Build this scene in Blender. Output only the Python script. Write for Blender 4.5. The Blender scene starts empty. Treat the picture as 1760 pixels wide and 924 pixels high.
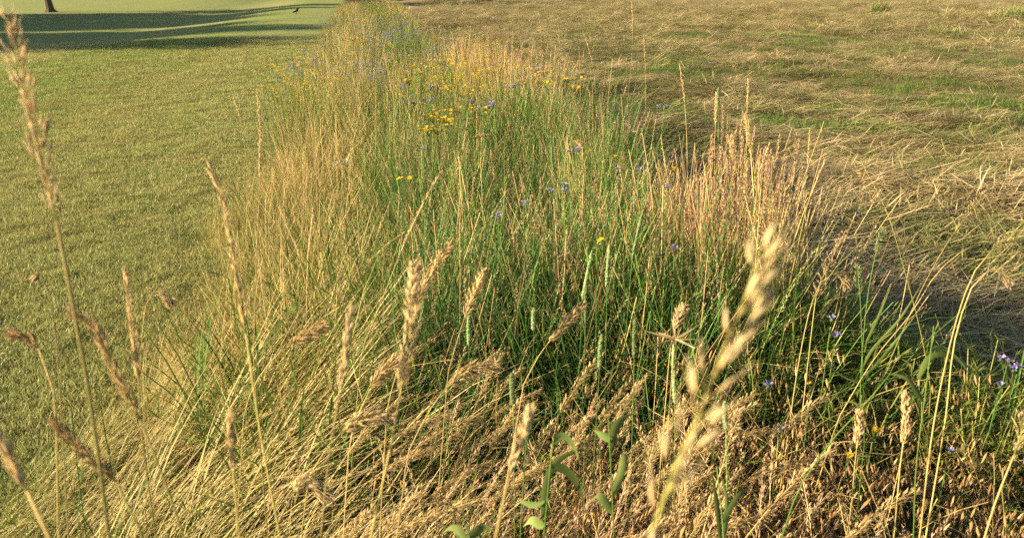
import bpy, math, random
import numpy as np
from mathutils import Vector, Matrix
R = math.radians
S = bpy.context.scene
C = S.collection
rnd = random.Random(11)
rng = np.random.default_rng(11)

# ---------------------------------------------------------------- camera
CAMH = 1.45; PITCH = R(20.6); FPX = 1280.0
cd = bpy.data.cameras.new('camera'); cam = bpy.data.objects.new('camera', cd); C.objects.link(cam)
cam.location = (0, 0, CAMH); cam.rotation_euler = (R(90) - PITCH, 0, 0)
cd.sensor_width = 36; cd.lens = 36 * FPX / 1760; cd.clip_start = 0.02; cd.clip_end = 2000
cd.dof.use_dof = True; cd.dof.focus_distance = 2.6; cd.dof.aperture_fstop = 8.0
S.camera = cam
# ---------------------------------------------------------------- sky, sun, exposure
SUN_EL = R(17.5); SUN_AZ_TO = Vector((0.98, 0.17, 0)).normalized()      # the way the shadows fall
w = bpy.data.worlds.new('World'); S.world = w; w.use_nodes = True
wn = w.node_tree; bg = wn.nodes['Background']
sk = wn.nodes.new('ShaderNodeTexSky'); sk.sky_type = 'NISHITA'; sk.sun_disc = False
sk.sun_elevation = SUN_EL
to_sun = -SUN_AZ_TO
sk.sun_rotation = math.atan2(to_sun.x, to_sun.y)
wn.links.new(sk.outputs[0], bg.inputs[0]); bg.inputs[1].default_value = 0.05
sd = bpy.data.lights.new('sun', 'SUN'); sd.energy = 5.0; sd.angle = R(0.6); sd.color = (1.0, 0.83, 0.57)
so = bpy.data.objects.new('sun', sd); C.objects.link(so)
ld = Vector((SUN_AZ_TO.x * math.cos(SUN_EL), SUN_AZ_TO.y * math.cos(SUN_EL), -math.sin(SUN_EL)))
so.rotation_euler = ld.to_track_quat('-Z', 'Y').to_euler(); so.location = (-30, 10, 20)
S.view_settings.view_transform = 'Standard'; S.view_settings.look = 'None'
S.view_settings.exposure = 1.5; S.view_settings.gamma = 1
S.render.engine = 'CYCLES'
S.cycles.max_bounces = 2; S.cycles.diffuse_bounces = 1; S.cycles.transmission_bounces = 2; S.cycles.glossy_bounces = 1
S.cycles.use_denoising = False
S.cycles.use_adaptive_sampling = True; S.cycles.adaptive_threshold = .03; S.cycles.time_limit = 1000

# ---------------------------------------------------------------- small maths
DX, DY = -0.201, 0.980          # the strip runs this way
def uv_of(x, y): return x * 0.98 + y * 0.201, -x * 0.201 + y * 0.98
def xy_of(u, v): return u * 0.98 - v * 0.201, u * 0.201 + v * 0.98
def ray(px, py):
    dx = (px - 880) / FPX; dy = -(py - 462) / FPX
    return np.array([dx, math.cos(PITCH) + dy * math.sin(PITCH), -math.sin(PITCH) + dy * math.cos(PITCH)])
def at_h(px, py, h=0.0):
    d = ray(px, py); t = (h - CAMH) / d[2]; return np.array([d[0] * t, d[1] * t, h])
def at_d(px, py, dist):
    return np.array([0, 0, CAMH]) + ray(px, py) * dist
def smooth(a, b, x):
    t = np.clip((x - a) / (b - a), 0, 1); return t * t * (3 - 2 * t)
def vnoise(x, y, s=0):
    xi = np.floor(x).astype(np.int64); yi = np.floor(y).astype(np.int64); fx = x - xi; fy = y - yi
    fx = fx * fx * (3 - 2 * fx); fy = fy * fy * (3 - 2 * fy)
    def h(a, b):
        n = (a * 374761393 + b * 668265263 + s * 974634777) & 0xffffffff
        n = ((n ^ (n >> 13)) * 1274126177) & 0xffffffff
        return ((n ^ (n >> 16)) & 0xffff) / 65535.0
    return (h(xi, yi) * (1 - fx) + h(xi + 1, yi) * fx) * (1 - fy) + (h(xi, yi + 1) * (1 - fx) + h(xi + 1, yi + 1) * fx) * fy
def right_edge(v): return np.interp(v, [0, 1.5, 2.1, 2.5, 4, 7, 11, 13, 30, 60], [2.4, 2.2, 1.85, 1.62, 1.68, 2.0, 2.1, 1.7, 2.4, 4.0]) 
def left_edge(v): return -0.90 - .32 * smooth(2.8, 1.7, v) + 0.12 * (vnoise(v * 1.3, v * 0, 4) - .5) * 2
def height(x, y):
    x = np.asarray(x, float); y = np.asarray(y, float)
    u, v = uv_of(x, y)
    hm = smooth(0.0, 0.6, u - right_edge(v))
    d = np.hypot(x, y)
    z = hm * (0.11 * (vnoise(x / .55, y / .4, 1) - .4) + 0.16 * (vnoise(x / 2.4 + 3, y / 1.1, 2) - .4) + 0.30 * smooth(12, 50, d) * (vnoise(x / 9, y / 3.5, 3) - .5))
    lm = smooth(0.0, 3, -u - 1.2)
    z = z + lm * (0.05 * (vnoise(x / 2.2, y / 2.2, 7) - .5) * smooth(1, 6, d) - 0.7 * smooth(3, 12, -u) * smooth(17, 34, y) + 1.6 * smooth(60, 130, y) * smooth(2, 20, -u))
    z = z + 0.012 * (vnoise(x / .12, y / .12, 9) - .5)
    return z

# ---------------------------------------------------------------- materials
def N(nt, kind, **kw):
    n = nt.nodes.new(kind)
    for k, v in kw.items():
        if k in ('inp',):
            for a, b in v.items(): n.inputs[a].default_value = b
        else: setattr(n, k, v)
    return n
def ramp(nt, stops, fac):
    r = nt.nodes.new('ShaderNodeValToRGB'); e = r.color_ramp.elements
    while len(e) < len(stops): e.new(0.5)
    for i, (p, c) in enumerate(stops): e[i].position = p; e[i].color = (*c, 1)
    nt.links.new(fac, r.inputs[0]); return r.outputs[0]
def math_n(nt, op, a, b=None, c=None, clamp=False):
    n = nt.nodes.new('ShaderNodeMath'); n.operation = op; n.use_clamp = clamp
    for i, q in enumerate((a, b, c)):
        if q is None: continue
        if isinstance(q, (int, float)): n.inputs[i].default_value = q
        else: nt.links.new(q, n.inputs[i])
    return n.outputs[0]
def mix(nt, f, a, b, mode='MIX'):
    n = nt.nodes.new('ShaderNodeMix'); n.data_type = 'RGBA'; n.blend_type = mode
    for i, q in ((0, f), (6, a), (7, b)):
        if isinstance(q, (int, float)): n.inputs[i].default_value = q
        elif isinstance(q, tuple): n.inputs[i].default_value = (*q, 1)
        else: nt.links.new(q, n.inputs[i])
    return n.outputs[2]
def noise(nt, vec, scale, detail=3, rough=.55):
    n = nt.nodes.new('ShaderNodeTexNoise'); n.inputs['Scale'].default_value = scale
    n.inputs['Detail'].default_value = detail; n.inputs['Roughness'].default_value = rough
    if vec is not None: nt.links.new(vec, n.inputs['Vector'])
    return n.outputs['Fac']
def plant_mat(name, ramps, trans=0.3, rough=0.55, pscale=1.3, vary=.45, spec=.10):
    """colour along the stem from the attribute 't'; which of several plant colours from random per blade, per tuft and a slow patch noise"""
    m = bpy.data.materials.new(name); m.use_nodes = True; nt = m.node_tree; nt.nodes.clear()
    t = N(nt, 'ShaderNodeAttribute', attribute_name='t').outputs['Fac']
    r = N(nt, 'ShaderNodeAttribute', attribute_name='r').outputs['Fac']
    oi = N(nt, 'ShaderNodeObjectInfo').outputs['Random']
    geo = N(nt, 'ShaderNodeNewGeometry').outputs['Position']
    pn = noise(nt, geo, pscale, 2)
    sel = math_n(nt, 'ADD', math_n(nt, 'MULTIPLY', r, .45), math_n(nt, 'MULTIPLY', oi, .25))
    sel = math_n(nt, 'ADD', sel, math_n(nt, 'MULTIPLY_ADD', pn, 1.4, -.55), clamp=True)
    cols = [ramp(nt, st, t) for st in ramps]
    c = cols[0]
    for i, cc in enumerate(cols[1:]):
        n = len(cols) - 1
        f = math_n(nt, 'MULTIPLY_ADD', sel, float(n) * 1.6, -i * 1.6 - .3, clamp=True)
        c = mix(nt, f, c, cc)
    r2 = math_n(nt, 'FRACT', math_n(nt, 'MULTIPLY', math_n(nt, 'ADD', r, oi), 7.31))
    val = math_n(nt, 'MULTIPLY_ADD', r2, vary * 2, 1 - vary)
    mm = nt.nodes.new('ShaderNodeVectorMath'); mm.operation = 'SCALE'
    nt.links.new(c, mm.inputs[0]); nt.links.new(val, mm.inputs['Scale'])
    col = mm.outputs[0]
    p = N(nt, 'ShaderNodeBsdfPrincipled'); nt.links.new(col, p.inputs['Base Color'])
    p.inputs['Roughness'].default_value = rough; p.inputs['Specular IOR Level'].default_value = spec
    o = N(nt, 'ShaderNodeOutputMaterial')
    if trans > 0:
        tr = N(nt, 'ShaderNodeBsdfTranslucent'); nt.links.new(col, tr.inputs['Color'])
        ms = N(nt, 'ShaderNodeMixShader'); ms.inputs[0].default_value = trans
        nt.links.new(p.outputs[0], ms.inputs[1]); nt.links.new(tr.outputs[0], ms.inputs[2]); nt.links.new(ms.outputs[0], o.inputs[0])
    else: nt.links.new(p.outputs[0], o.inputs[0])
    return m
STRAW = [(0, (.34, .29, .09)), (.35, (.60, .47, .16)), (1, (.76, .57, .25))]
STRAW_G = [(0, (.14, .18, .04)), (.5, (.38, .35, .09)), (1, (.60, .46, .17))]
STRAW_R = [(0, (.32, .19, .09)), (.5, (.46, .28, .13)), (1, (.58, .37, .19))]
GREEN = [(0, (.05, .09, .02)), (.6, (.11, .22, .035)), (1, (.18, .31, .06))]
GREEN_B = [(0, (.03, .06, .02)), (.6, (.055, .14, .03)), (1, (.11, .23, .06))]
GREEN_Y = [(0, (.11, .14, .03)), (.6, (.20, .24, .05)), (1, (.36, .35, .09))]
TAN = [(0, (.56, .39, .17)), (1, (.78, .57, .32))]
PINK = [(0, (.52, .34, .20)), (1, (.72, .50, .34))]
BROWN = [(0, (.46, .30, .12)), (1, (.66, .45, .21))]
M = dict(
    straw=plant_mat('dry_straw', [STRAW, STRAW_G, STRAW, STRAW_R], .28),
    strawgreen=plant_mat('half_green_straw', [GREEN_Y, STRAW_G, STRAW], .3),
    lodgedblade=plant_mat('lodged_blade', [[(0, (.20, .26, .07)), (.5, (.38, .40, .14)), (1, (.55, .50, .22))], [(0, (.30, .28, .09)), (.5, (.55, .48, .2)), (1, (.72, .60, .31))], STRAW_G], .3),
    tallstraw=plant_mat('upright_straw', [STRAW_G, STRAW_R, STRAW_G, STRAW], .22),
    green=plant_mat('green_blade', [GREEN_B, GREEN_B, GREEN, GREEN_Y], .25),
    forb=plant_mat('herb_leaf', [GREEN_Y, GREEN_Y, GREEN], .35, .6),
    tan=plant_mat('tan_seed_husk', [TAN, PINK, TAN], .3),
    pale=plant_mat('pale_seed_husk', [[(0, (.72, .54, .26)), (1, (.88, .72, .44))], [(0, (.68, .47, .20)), (1, (.82, .61, .33))]], .4),
    brown=plant_mat('brown_seed_husk', [BROWN, [(0, (.36, .22, .10)), (1, (.54, .35, .17))]], .25),
    brome=plant_mat('brome_spikelet', [[(0, (.56, .37, .15)), (1, (.70, .48, .24))], [(0, (.42, .25, .10)), (1, (.56, .35, .16))], TAN], .25),
    timothy=plant_mat('green_spike', [[(0, (.16, .25, .08)), (1, (.25, .34, .13))], [(0, (.22, .29, .11)), (1, (.33, .38, .17))]], .15),
    yellow=plant_mat('yellow_petal', [[(0, (.66, .42, .02)), (1, (.78, .54, .05))]], .3, vary=.12),
    purple=plant_mat('violet_petal', [[(0, (.24, .18, .42)), (1, (.42, .33, .58))], [(0, (.2, .21, .42)), (1, (.34, .33, .55))]], .3, vary=.15),
    white=plant_mat('white_petal', [[(0, (.75, .73, .66)), (1, (.8, .78, .72))]], .3, vary=.1),
    red=plant_mat('reddish_seed', [[(0, (.30, .12, .09)), (1, (.42, .20, .15))], PINK], .2),
    thatch=plant_mat('old_thatch', [[(0, (.16, .12, .05)), (1, (.26, .2, .09))], [(0, (.10, .1, .04)), (1, (.14, .15, .05))], BROWN], .15),
    hay=plant_mat('mown_hay', [[(0, (.16, .12, .05)), (1, (.28, .22, .10))], [(0, (.16, .20, .05)), (1, (.30, .33, .10))], [(0, (.40, .31, .13)), (1, (.56, .43, .20))], [(0, (.60, .46, .23)), (1, (.76, .60, .35))], [(0, (.30, .19, .09)), (1, (.50, .34, .18))]], .2, pscale=.9),
    regrowth=plant_mat('regrowing_grass', [GREEN_Y, GREEN, [(0, (.12, .17, .04)), (1, (.30, .33, .08))]], .35, pscale=2),
    crow=plant_mat('black_feather', [[(0, (.012, .012, .014)), (1, (.02, .02, .022))]], 0, .5),
    freshleaf=plant_mat('fresh_green_leaf', [[(0, (.13, .20, .05)), (1, (.20, .29, .08))], [(0, (.17, .23, .06)), (1, (.30, .33, .10))]], .35, .5),
    bark=plant_mat('bark', [[(0, (.09, .07, .05)), (1, (.06, .05, .04))]], 0, .9),
    leaf=plant_mat('tree_leaf', [[(0, (.04, .08, .02)), (1, (.06, .11, .03))], [(0, (.05, .09, .02)), (1, (.09, .13, .04))]], .25),
)
def lawn_colour(nt):
    geo = N(nt, 'ShaderNodeNewGeometry').outputs['Position']
    sep = N(nt, 'ShaderNodeSeparateXYZ'); nt.links.new(geo, sep.inputs[0])
    wob = noise(nt, geo, .35, 3)
    u = math_n(nt, 'ADD', math_n(nt, 'MULTIPLY', sep.outputs[0], .98), math_n(nt, 'MULTIPLY', sep.outputs[1], .201))
    u = math_n(nt, 'ADD', u, math_n(nt, 'MULTIPLY_ADD', wob, 2.4, -1.2))
    f = math_n(nt, 'MULTIPLY_ADD', u, 1 / 12.0, 1.0, clamp=True)       # u -12 .. 0
    GA = (.19, .26, .055); GY = (.37, .37, .11); TB = (.58, .50, .23)
    base = ramp(nt, [(0, (.42, .44, .16)), (.22, TB), (.40, (.54, .51, .20)), (.50, (.27, .36, .07)), (.66, (.26, .34, .07)), (.76, GY), (.86, (.36, .39, .12)), (.94, (.30, .34, .10)), (1, GA)], f)
    fy = math_n(nt, 'MULTIPLY_ADD', sep.outputs[1], .12, -2.6, clamp=True)
    base = mix(nt, math_n(nt, 'MULTIPLY', fy, .55), base, (.24, .33, .09))
    band = math_n(nt, 'SINE', math_n(nt, 'MULTIPLY', u, 4.2))          # passes of the mower, along the strip
    base = mix(nt, math_n(nt, 'MULTIPLY_ADD', band, .16, .16), base, (.44, .44, .16))
    m1 = math_n(nt, 'MULTIPLY_ADD', noise(nt, geo, 1.1, 4, .6), 5.0, -2.1, clamp=True)
    c = mix(nt, math_n(nt, 'MULTIPLY', m1, .5), base, (.42, .35, .12))
    m2 = math_n(nt, 'MULTIPLY_ADD', noise(nt, geo, 3.3, 4, .7), 5.0, -2.6, clamp=True)
    c = mix(nt, math_n(nt, 'MULTIPLY', m2, .65), c, (.13, .20, .04))
    return c, geo
def lawn_blade():
    m = bpy.data.materials.new('lawn_blade'); m.use_nodes = True; nt = m.node_tree; nt.nodes.clear()
    c, geo = lawn_colour(nt)
    t = N(nt, 'ShaderNodeAttribute', attribute_name='t').outputs['Fac']; r = N(nt, 'ShaderNodeAttribute', attribute_name='r').outputs['Fac']
    oi = N(nt, 'ShaderNodeObjectInfo').outputs['Random']
    c = mix(nt, math_n(nt, 'GREATER_THAN', r, .84), c, (.52, .44, .21))
    r2 = math_n(nt, 'FRACT', math_n(nt, 'MULTIPLY', math_n(nt, 'ADD', r, oi), 5.7))
    mm = nt.nodes.new('ShaderNodeVectorMath'); mm.operation = 'SCALE'; nt.links.new(c, mm.inputs[0])
    nt.links.new(math_n(nt, 'MULTIPLY_ADD', r2, .45, .90), mm.inputs['Scale'])
    p = N(nt, 'ShaderNodeBsdfPrincipled'); nt.links.new(mm.outputs[0], p.inputs['Base Color']); p.inputs['Roughness'].default_value = .5; p.inputs['Specular IOR Level'].default_value = .2
    tr = N(nt, 'ShaderNodeBsdfTranslucent'); nt.links.new(mm.outputs[0], tr.inputs['Color'])
    ms = N(nt, 'ShaderNodeMixShader'); ms.inputs[0].default_value = .3; o = N(nt, 'ShaderNodeOutputMaterial')
    nt.links.new(p.outputs[0], ms.inputs[1]); nt.links.new(tr.outputs[0], ms.inputs[2]); nt.links.new(ms.outputs[0], o.inputs[0])
    return m
M['lawn'] = lawn_blade()
def ground_mat():
    m = bpy.data.materials.new('ground'); m.use_nodes = True; nt = m.node_tree; nt.nodes.clear()
    lawn, geo = lawn_colour(nt)
    fine = noise(nt, geo, 60, 4, .7)
    lawn = mix(nt, math_n(nt, 'MULTIPLY_ADD', fine, 3.0, -1.0, clamp=True), mix(nt, .5, lawn, (.08, .10, .03)), lawn)
    # stretched noise: the lie of the cut hay
    mp = N(nt, 'ShaderNodeMapping'); nt.links.new(geo, mp.inputs[0]); mp.inputs['Scale'].default_value = (.35, 1.6, 1)
    h1 = noise(nt, mp.outputs[0], 1.2, 5, .65)
    mp2 = N(nt, 'ShaderNodeMapping'); nt.links.new(geo, mp2.inputs[0]); mp2.inputs['Scale'].default_value = (4, 22, 1)
    h2 = noise(nt, mp2.outputs[0], 1.5, 4, .7)
    hay = ramp(nt, [(.30, (.13, .10, .045)), (.45, (.29, .22, .10)), (.6, (.36, .28, .14)), (.8, (.46, .35, .19))], math_n(nt, 'ADD', math_n(nt, 'MULTIPLY', h1, .55), math_n(nt, 'MULTIPLY', h2, .45)))
    a1 = N(nt, 'ShaderNodeAttribute', attribute_name='hayzone').outputs['Fac']
    a2 = N(nt, 'ShaderNodeAttribute', attribute_name='stripzone').outputs['Fac']
    a3 = N(nt, 'ShaderNodeAttribute', attribute_name='faraway').outputs['Fac']
    hay = mix(nt, a3, mix(nt, .85, hay, ramp(nt, [(.4, (.07, .055, .022)), (.6, (.15, .115, .05))], fine)), hay)
    soil = ramp(nt, [(.35, (.03, .027, .015)), (.7, (.08, .065, .03))], fine)
    c = mix(nt, a1, lawn, hay); c = mix(nt, a2, c, soil)
    b = N(nt, 'ShaderNodeBump'); b.inputs['Strength'].default_value = .3; b.inputs['Distance'].default_value = .03
    nt.links.new(fine, b.inputs['Height'])
    p = N(nt, 'ShaderNodeBsdfPrincipled'); p.inputs['Roughness'].default_value = .9; p.inputs['Specular IOR Level'].default_value = .1
    nt.links.new(c, p.inputs['Base Color']); nt.links.new(b.outputs[0], p.inputs['Normal'])
    o = N(nt, 'ShaderNodeOutputMaterial'); nt.links.new(p.outputs[0], o.inputs[0]); return m
M['ground'] = ground_mat()

# ---------------------------------------------------------------- mesh builder
class MB:
    def __init__(s): s.v = []; s.f = []; s.t = []; s.r = []; s.m = []; s.n = 0; s.mats = []
    def mi(s, mat):
        if mat not in s.mats: s.mats.append(mat)
        return s.mats.index(mat)
    def add(s, v, f, t, r, mat):
        v = np.asarray(v, float); s.v.append(v); s.t.append(np.asarray(t, float) * np.ones(len(v))); s.r.append(np.full(len(v), r))
        k = s.mi(mat)
        for q in f: s.f.append(tuple(i + s.n for i in q)); s.m.append(k)
        s.n += len(v)
    def ribbon(s, path, wid, mat, r, side=None, t0=0, t1=1, fold=0.0):
        path = np.asarray(path, float); n = len(path)
        tan = np.gradient(path, axis=0); tan /= np.linalg.norm(tan, axis=1)[:, None] + 1e-9
        if side is None:
            a = rnd.uniform(0, 6.28); side = np.array([math.cos(a), math.sin(a), 0.15])
        sd_ = side - tan * (tan @ side)[:, None]; sd_ /= np.linalg.norm(sd_, axis=1)[:, None] + 1e-9
        wid = np.broadcast_to(wid, (n,))[:, None]
        t = np.linspace(t0, t1, n)
        if fold:
            nr = np.cross(tan, sd_)
            v = np.concatenate([path - sd_ * wid / 2 + nr * wid * fold, path, path + sd_ * wid / 2 + nr * wid * fold]); tt = np.concatenate([t, t, t])
            f = [(i, i + 1, n + i + 1, n + i) for i in range(n - 1)] + [(n + i, n + i + 1, 2 * n + i + 1, 2 * n + i) for i in range(n - 1)]
        else:
            v = np.concatenate([path - sd_ * wid / 2, path + sd_ * wid / 2]); tt = np.concatenate([t, t])
            f = [(i, i + 1, n + i + 1, n + i) for i in range(n - 1)]
        s.add(v, f, tt, r, mat)
    def tube(s, path, rad, mat, r, k=3, t0=0, t1=1, cap=True):
        path = np.asarray(path, float); n = len(path)
        tan = np.gradient(path, axis=0); tan /= np.linalg.norm(tan, axis=1)[:, None] + 1e-9
        ref = np.array([.31, .87, .38]); a = np.cross(tan, ref); a /= np.linalg.norm(a, axis=1)[:, None] + 1e-9; b = np.cross(tan, a)
        rad = np.broadcast_to(rad, (n,))
        ang = np.arange(k) / k * 2 * math.pi
        v = (path[:, None, :] + rad[:, None, None] * (np.cos(ang)[None, :, None] * a[:, None, :] + np.sin(ang)[None, :, None] * b[:, None, :])).reshape(-1, 3)
        f = [(i * k + j, i * k + (j + 1) % k, (i + 1) * k + (j + 1) % k, (i + 1) * k + j) for i in range(n - 1) for j in range(k)]
        if cap: f += [tuple(range(k)), tuple((n - 1) * k + j for j in range(k))]
        s.add(v, f, np.repeat(np.linspace(t0, t1, n), k), r, mat)
    def spindle(s, p, d, L, W, mat, r, k=4, full=False):
        p = np.asarray(p, float); d = np.asarray(d, float); d = d / (np.linalg.norm(d) + 1e-9)
        a = np.cross(d, [.3, .5, .81]); a /= np.linalg.norm(a) + 1e-9; b = np.cross(d, a)
        prof = [(0.18, .6), (.4, 1), (.72, .62)] if full else [(.35, 1)]
        v = [p]; f = []; t = [0]
        for q, ww in prof:
            for j in range(k):
                an = j / k * 6.2832; v.append(p + d * L * q + (a * math.cos(an) + b * math.sin(an) * .7) * W * .5 * ww); t.append(q)
        v.append(p + d * L); t.append(1); e = len(v) - 1
        for j in range(k):
            f.append((0, 1 + j, 1 + (j + 1) % k))
            for q in range(len(prof) - 1):
                o = 1 + q * k; f.append((o + j, o + k + j, o + k + (j + 1) % k, o + (j + 1) % k))
            o = 1 + (len(prof) - 1) * k; f.append((o + j, e, o + (j + 1) % k))
        s.add(v, f, t, r, mat)
    def mesh(s, name, origin=None, smooth_=False):
        v = np.concatenate(s.v)
        if origin is not None: v = v - np.asarray(origin)
        me = bpy.data.meshes.new(name); me.from_pydata(v.tolist(), [], s.f)
        for mt in s.mats: me.materials.append(M[mt])
        if len(s.mats) > 1: me.polygons.foreach_set('material_index', np.array(s.m, dtype=np.int32))
        for nm, arr in (('t', s.t), ('r', s.r)):
            at = me.attributes.new(nm, 'FLOAT', 'POINT'); at.data.foreach_set('value', np.concatenate(arr).astype(np.float32))
        if smooth_: me.polygons.foreach_set('use_smooth', np.ones(len(me.polygons), dtype=bool))
        return me
def ob(name, me, parent=None, loc=None, label=None, cat=None, group=None, kind=None):
    o = bpy.data.objects.new(name, me); C.objects.link(o)
    if parent: o.parent = parent
    if loc is not None: o.location = loc
    for k, q in (('label', label), ('category', cat), ('group', group), ('kind', kind)):
        if q: o[k] = q
    return o

# ---------------------------------------------------------------- plant shapes
def curve(L, th0, th1, az, n=7, p=1.5, base=(0, 0, 0), wob=.03):
    """stem of length L, leaning th0 at the foot and th0+th1 at the tip, towards az"""
    pts = [np.array(base, float)]; a = az
    for i in range(n - 1):
        sI = (i + .5) / (n - 1); th = th0 + th1 * sI ** p + rnd.uniform(-wob, wob) * 2; a += rnd.uniform(-wob, wob) * 2
        pts.append(pts[-1] + L / (n - 1) * np.array([math.sin(th) * math.cos(a), math.sin(th) * math.sin(a), math.cos(th)]))
    return np.array(pts)
def resample(path, n):
    path = np.asarray(path, float); s = np.r_[0, np.cumsum(np.linalg.norm(np.diff(path, axis=0), axis=1))]
    q = np.linspace(0, s[-1], n); return np.stack([np.interp(q, s, path[:, i]) for i in range(3)], 1)
def spline(P, n=8):
    P = [np.asarray(p, float) for p in P]; P = [2 * P[0] - P[1]] + P + [2 * P[-1] - P[-2]]; out = []
    for i in range(1, len(P) - 2):
        for k in range(n):
            t = k / n; out.append(.5 * ((2 * P[i]) + (-P[i - 1] + P[i + 1]) * t + (2 * P[i - 1] - 5 * P[i] + 4 * P[i + 1] - P[i + 2]) * t * t + (-P[i - 1] + 3 * P[i] - 3 * P[i + 1] + P[i + 2]) * t ** 3))
    out.append(P[-2]); return np.array(out)
def tangent(path, i):
    a = path[max(i - 1, 0)]; b = path[min(i + 1, len(path) - 1)]; d = b - a; return d / (np.linalg.norm(d) + 1e-9)
def panicle(mb, path, n, sl, sw, mat, bl=.01, open_=.5, droop=0., full=False, taper=.5, k=4, rach='straw', rr=None, side=None):
    """spikelets on short branches along path; open_ = how far they stand off; droop pulls them down"""
    path = resample(path, 24)
    if rach: mb.tube(path, np.linspace(.0008, .0003, 24) * max(1, sl / .008), rach, .5, 3, .5, 1, False)
    for i in range(n):
        q = (i + rnd.random()) / n; j = min(int(q * 23), 23); p = path[j] + (path[min(j + 1, 23)] - path[j]) * (q * 23 - j)
        d = tangent(path, j)
        o = np.array([rnd.gauss(0, 1), rnd.gauss(0, 1), rnd.gauss(0, 1)])
        if side is not None: o = o * .5 + side
        o -= d * (o @ d); o /= np.linalg.norm(o) + 1e-9
        prof = (.35 + .65 * math.sin(math.pi * min(1, (q * .9 + .12)))) if taper else 1
        b = p + (o * open_ + d * .8) * bl * prof * rnd.uniform(.4, 1.3)
        dr = d * .9 + o * open_ * rnd.uniform(.4, 1.4) + np.array([0, 0, -droop * rnd.uniform(.6, 1.3)])
        if bl > .012: mb.ribbon([p, (p + b) / 2 + np.array([0, 0, bl * .1]), b], .0005, rach or mat, rnd.random())
        mb.spindle(b, dr, sl * rnd.uniform(.75, 1.2), sw * rnd.uniform(.8, 1.2), mat, rr if rr is not None else rnd.random(), k, full)
def spike(mb, path, rad, mat, k=9, rings=34, bump=.22):
    """dense cylindrical seed head with knobbly florets"""
    path = resample(path, rings); q = np.linspace(0, 1, rings)
    prof = np.minimum(1, np.minimum(q * 9 + .35, (1 - q) * 7 + .25))
    tan = np.gradient(path, axis=0); tan /= np.linalg.norm(tan, axis=1)[:, None]
    a = np.cross(tan, [.3, .8, .5]); a /= np.linalg.norm(a, axis=1)[:, None]; b = np.cross(tan, a)
    v = []
    for i in range(rings):
        for j in range(k):
            an = (j + .5 * (i % 2)) / k * 6.2832; rr = rad * prof[i] * (1 + bump * rnd.uniform(-1, 1) + (.15 if i % 2 else -.1))
            v.append(path[i] + (a[i] * math.cos(an) + b[i] * math.sin(an)) * rr)
    f = [(i * k + j, i * k + (j + 1) % k, (i + 1) * k + (j + 1) % k, (i + 1) * k + j) for i in range(rings - 1) for j in range(k)]
    f += [tuple(range(k)), tuple((rings - 1) * k + j for j in range(k))]
    mb.add(v, f, np.repeat(q, k) * 0 + np.array([rnd.random() for _ in v]), rnd.random(), mat)
    for i in range(rings * 4):
        j = rnd.randrange(1, rings - 1); o = np.array([rnd.gauss(0, 1) for _ in range(3)]); o -= tan[j] * (o @ tan[j]); o /= np.linalg.norm(o)
        mb.spindle(path[j] + o * rad * prof[j] * .8, o + tan[j] * .8, rad * .8, rad * .3, mat, rnd.random(), 3)
def blade(mb, L, W, th0, th1, az, mat, base=(0, 0, 0), n=6, p=1.6, fold=.12, t1=1.0):
    pa = curve(L, th0, th1, az, n, p, base)
    q = np.linspace(0, 1, n); wd = W * np.minimum(1, (1 - q) * 2.2 + .04) * np.minimum(1, q * 3 + .5)
    mb.ribbon(pa, wd, mat, rnd.random(), side=np.array([-math.sin(az), math.cos(az), .1 * rnd.uniform(-1, 1)]) + np.array([rnd.uniform(-.3, .3), rnd.uniform(-.3, .3), 0]), fold=fold, t1=t1)

# ---------------------------------------------------------------- scatter (only for what nobody could count)
def scatter(name, label, cat, protos, P, rot, scl, idx, mat_scale=None):
    col = bpy.data.collections.new(name + '_kinds')
    for me in protos:
        o = bpy.data.objects.new('plant_kind_%03d' % len(col.objects), me); col.objects.link(o)
    me = bpy.data.meshes.new(name); n = len(P)
    me.vertices.add(n); me.vertices.foreach_set('co', np.asarray(P, np.float32).ravel())
    for nm, ty, arr, key in (('rot', 'FLOAT_VECTOR', rot, 'vector'), ('scl', 'FLOAT_VECTOR', scl, 'vector')):
        a = me.attributes.new(nm, ty, 'POINT'); a.data.foreach_set(key, np.asarray(arr, np.float32).ravel())
    a = me.attributes.new('idx', 'INT', 'POINT'); a.data.foreach_set('value', np.asarray(idx, np.int32))
    o = ob(name, me, label=label, cat=cat, kind='stuff')
    ng = bpy.data.node_groups.new(name, 'GeometryNodeTree')
    ng.interface.new_socket('Geometry', in_out='INPUT', socket_type='NodeSocketGeometry'); ng.interface.new_socket('Geometry', in_out='OUTPUT', socket_type='NodeSocketGeometry')
    gi = ng.nodes.new('NodeGroupInput'); go = ng.nodes.new('NodeGroupOutput')
    ci = ng.nodes.new('GeometryNodeCollectionInfo'); ci.inputs[0].default_value = col; ci.inputs['Separate Children'].default_value = True; ci.inputs['Reset Children'].default_value = True
    ip = ng.nodes.new('GeometryNodeInstanceOnPoints'); ip.inputs['Pick Instance'].default_value = True
    def att(nm, ty):
        q = ng.nodes.new('GeometryNodeInputNamedAttribute'); q.data_type = ty; q.inputs[0].default_value = nm; return q.outputs[0]
    L = ng.links.new
    L(gi.outputs[0], ip.inputs['Points']); L(ci.outputs[0], ip.inputs['Instance']); L(att('idx', 'INT'), ip.inputs['Instance Index'])
    er = ng.nodes.new('FunctionNodeEulerToRotation'); L(att('rot', 'FLOAT_VECTOR'), er.inputs[0]); L(er.outputs[0], ip.inputs['Rotation'])
    L(att('scl', 'FLOAT_VECTOR'), ip.inputs['Scale']); L(ip.outputs[0], go.inputs[0])
    md = o.modifiers.new('scatter', 'NODES'); md.node_group = ng
    return o
def proto(fn, n): 
    out = []
    for i in range(n):
        mb = MB(); fn(mb); out.append(mb.mesh('tuft'))
    return out
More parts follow.
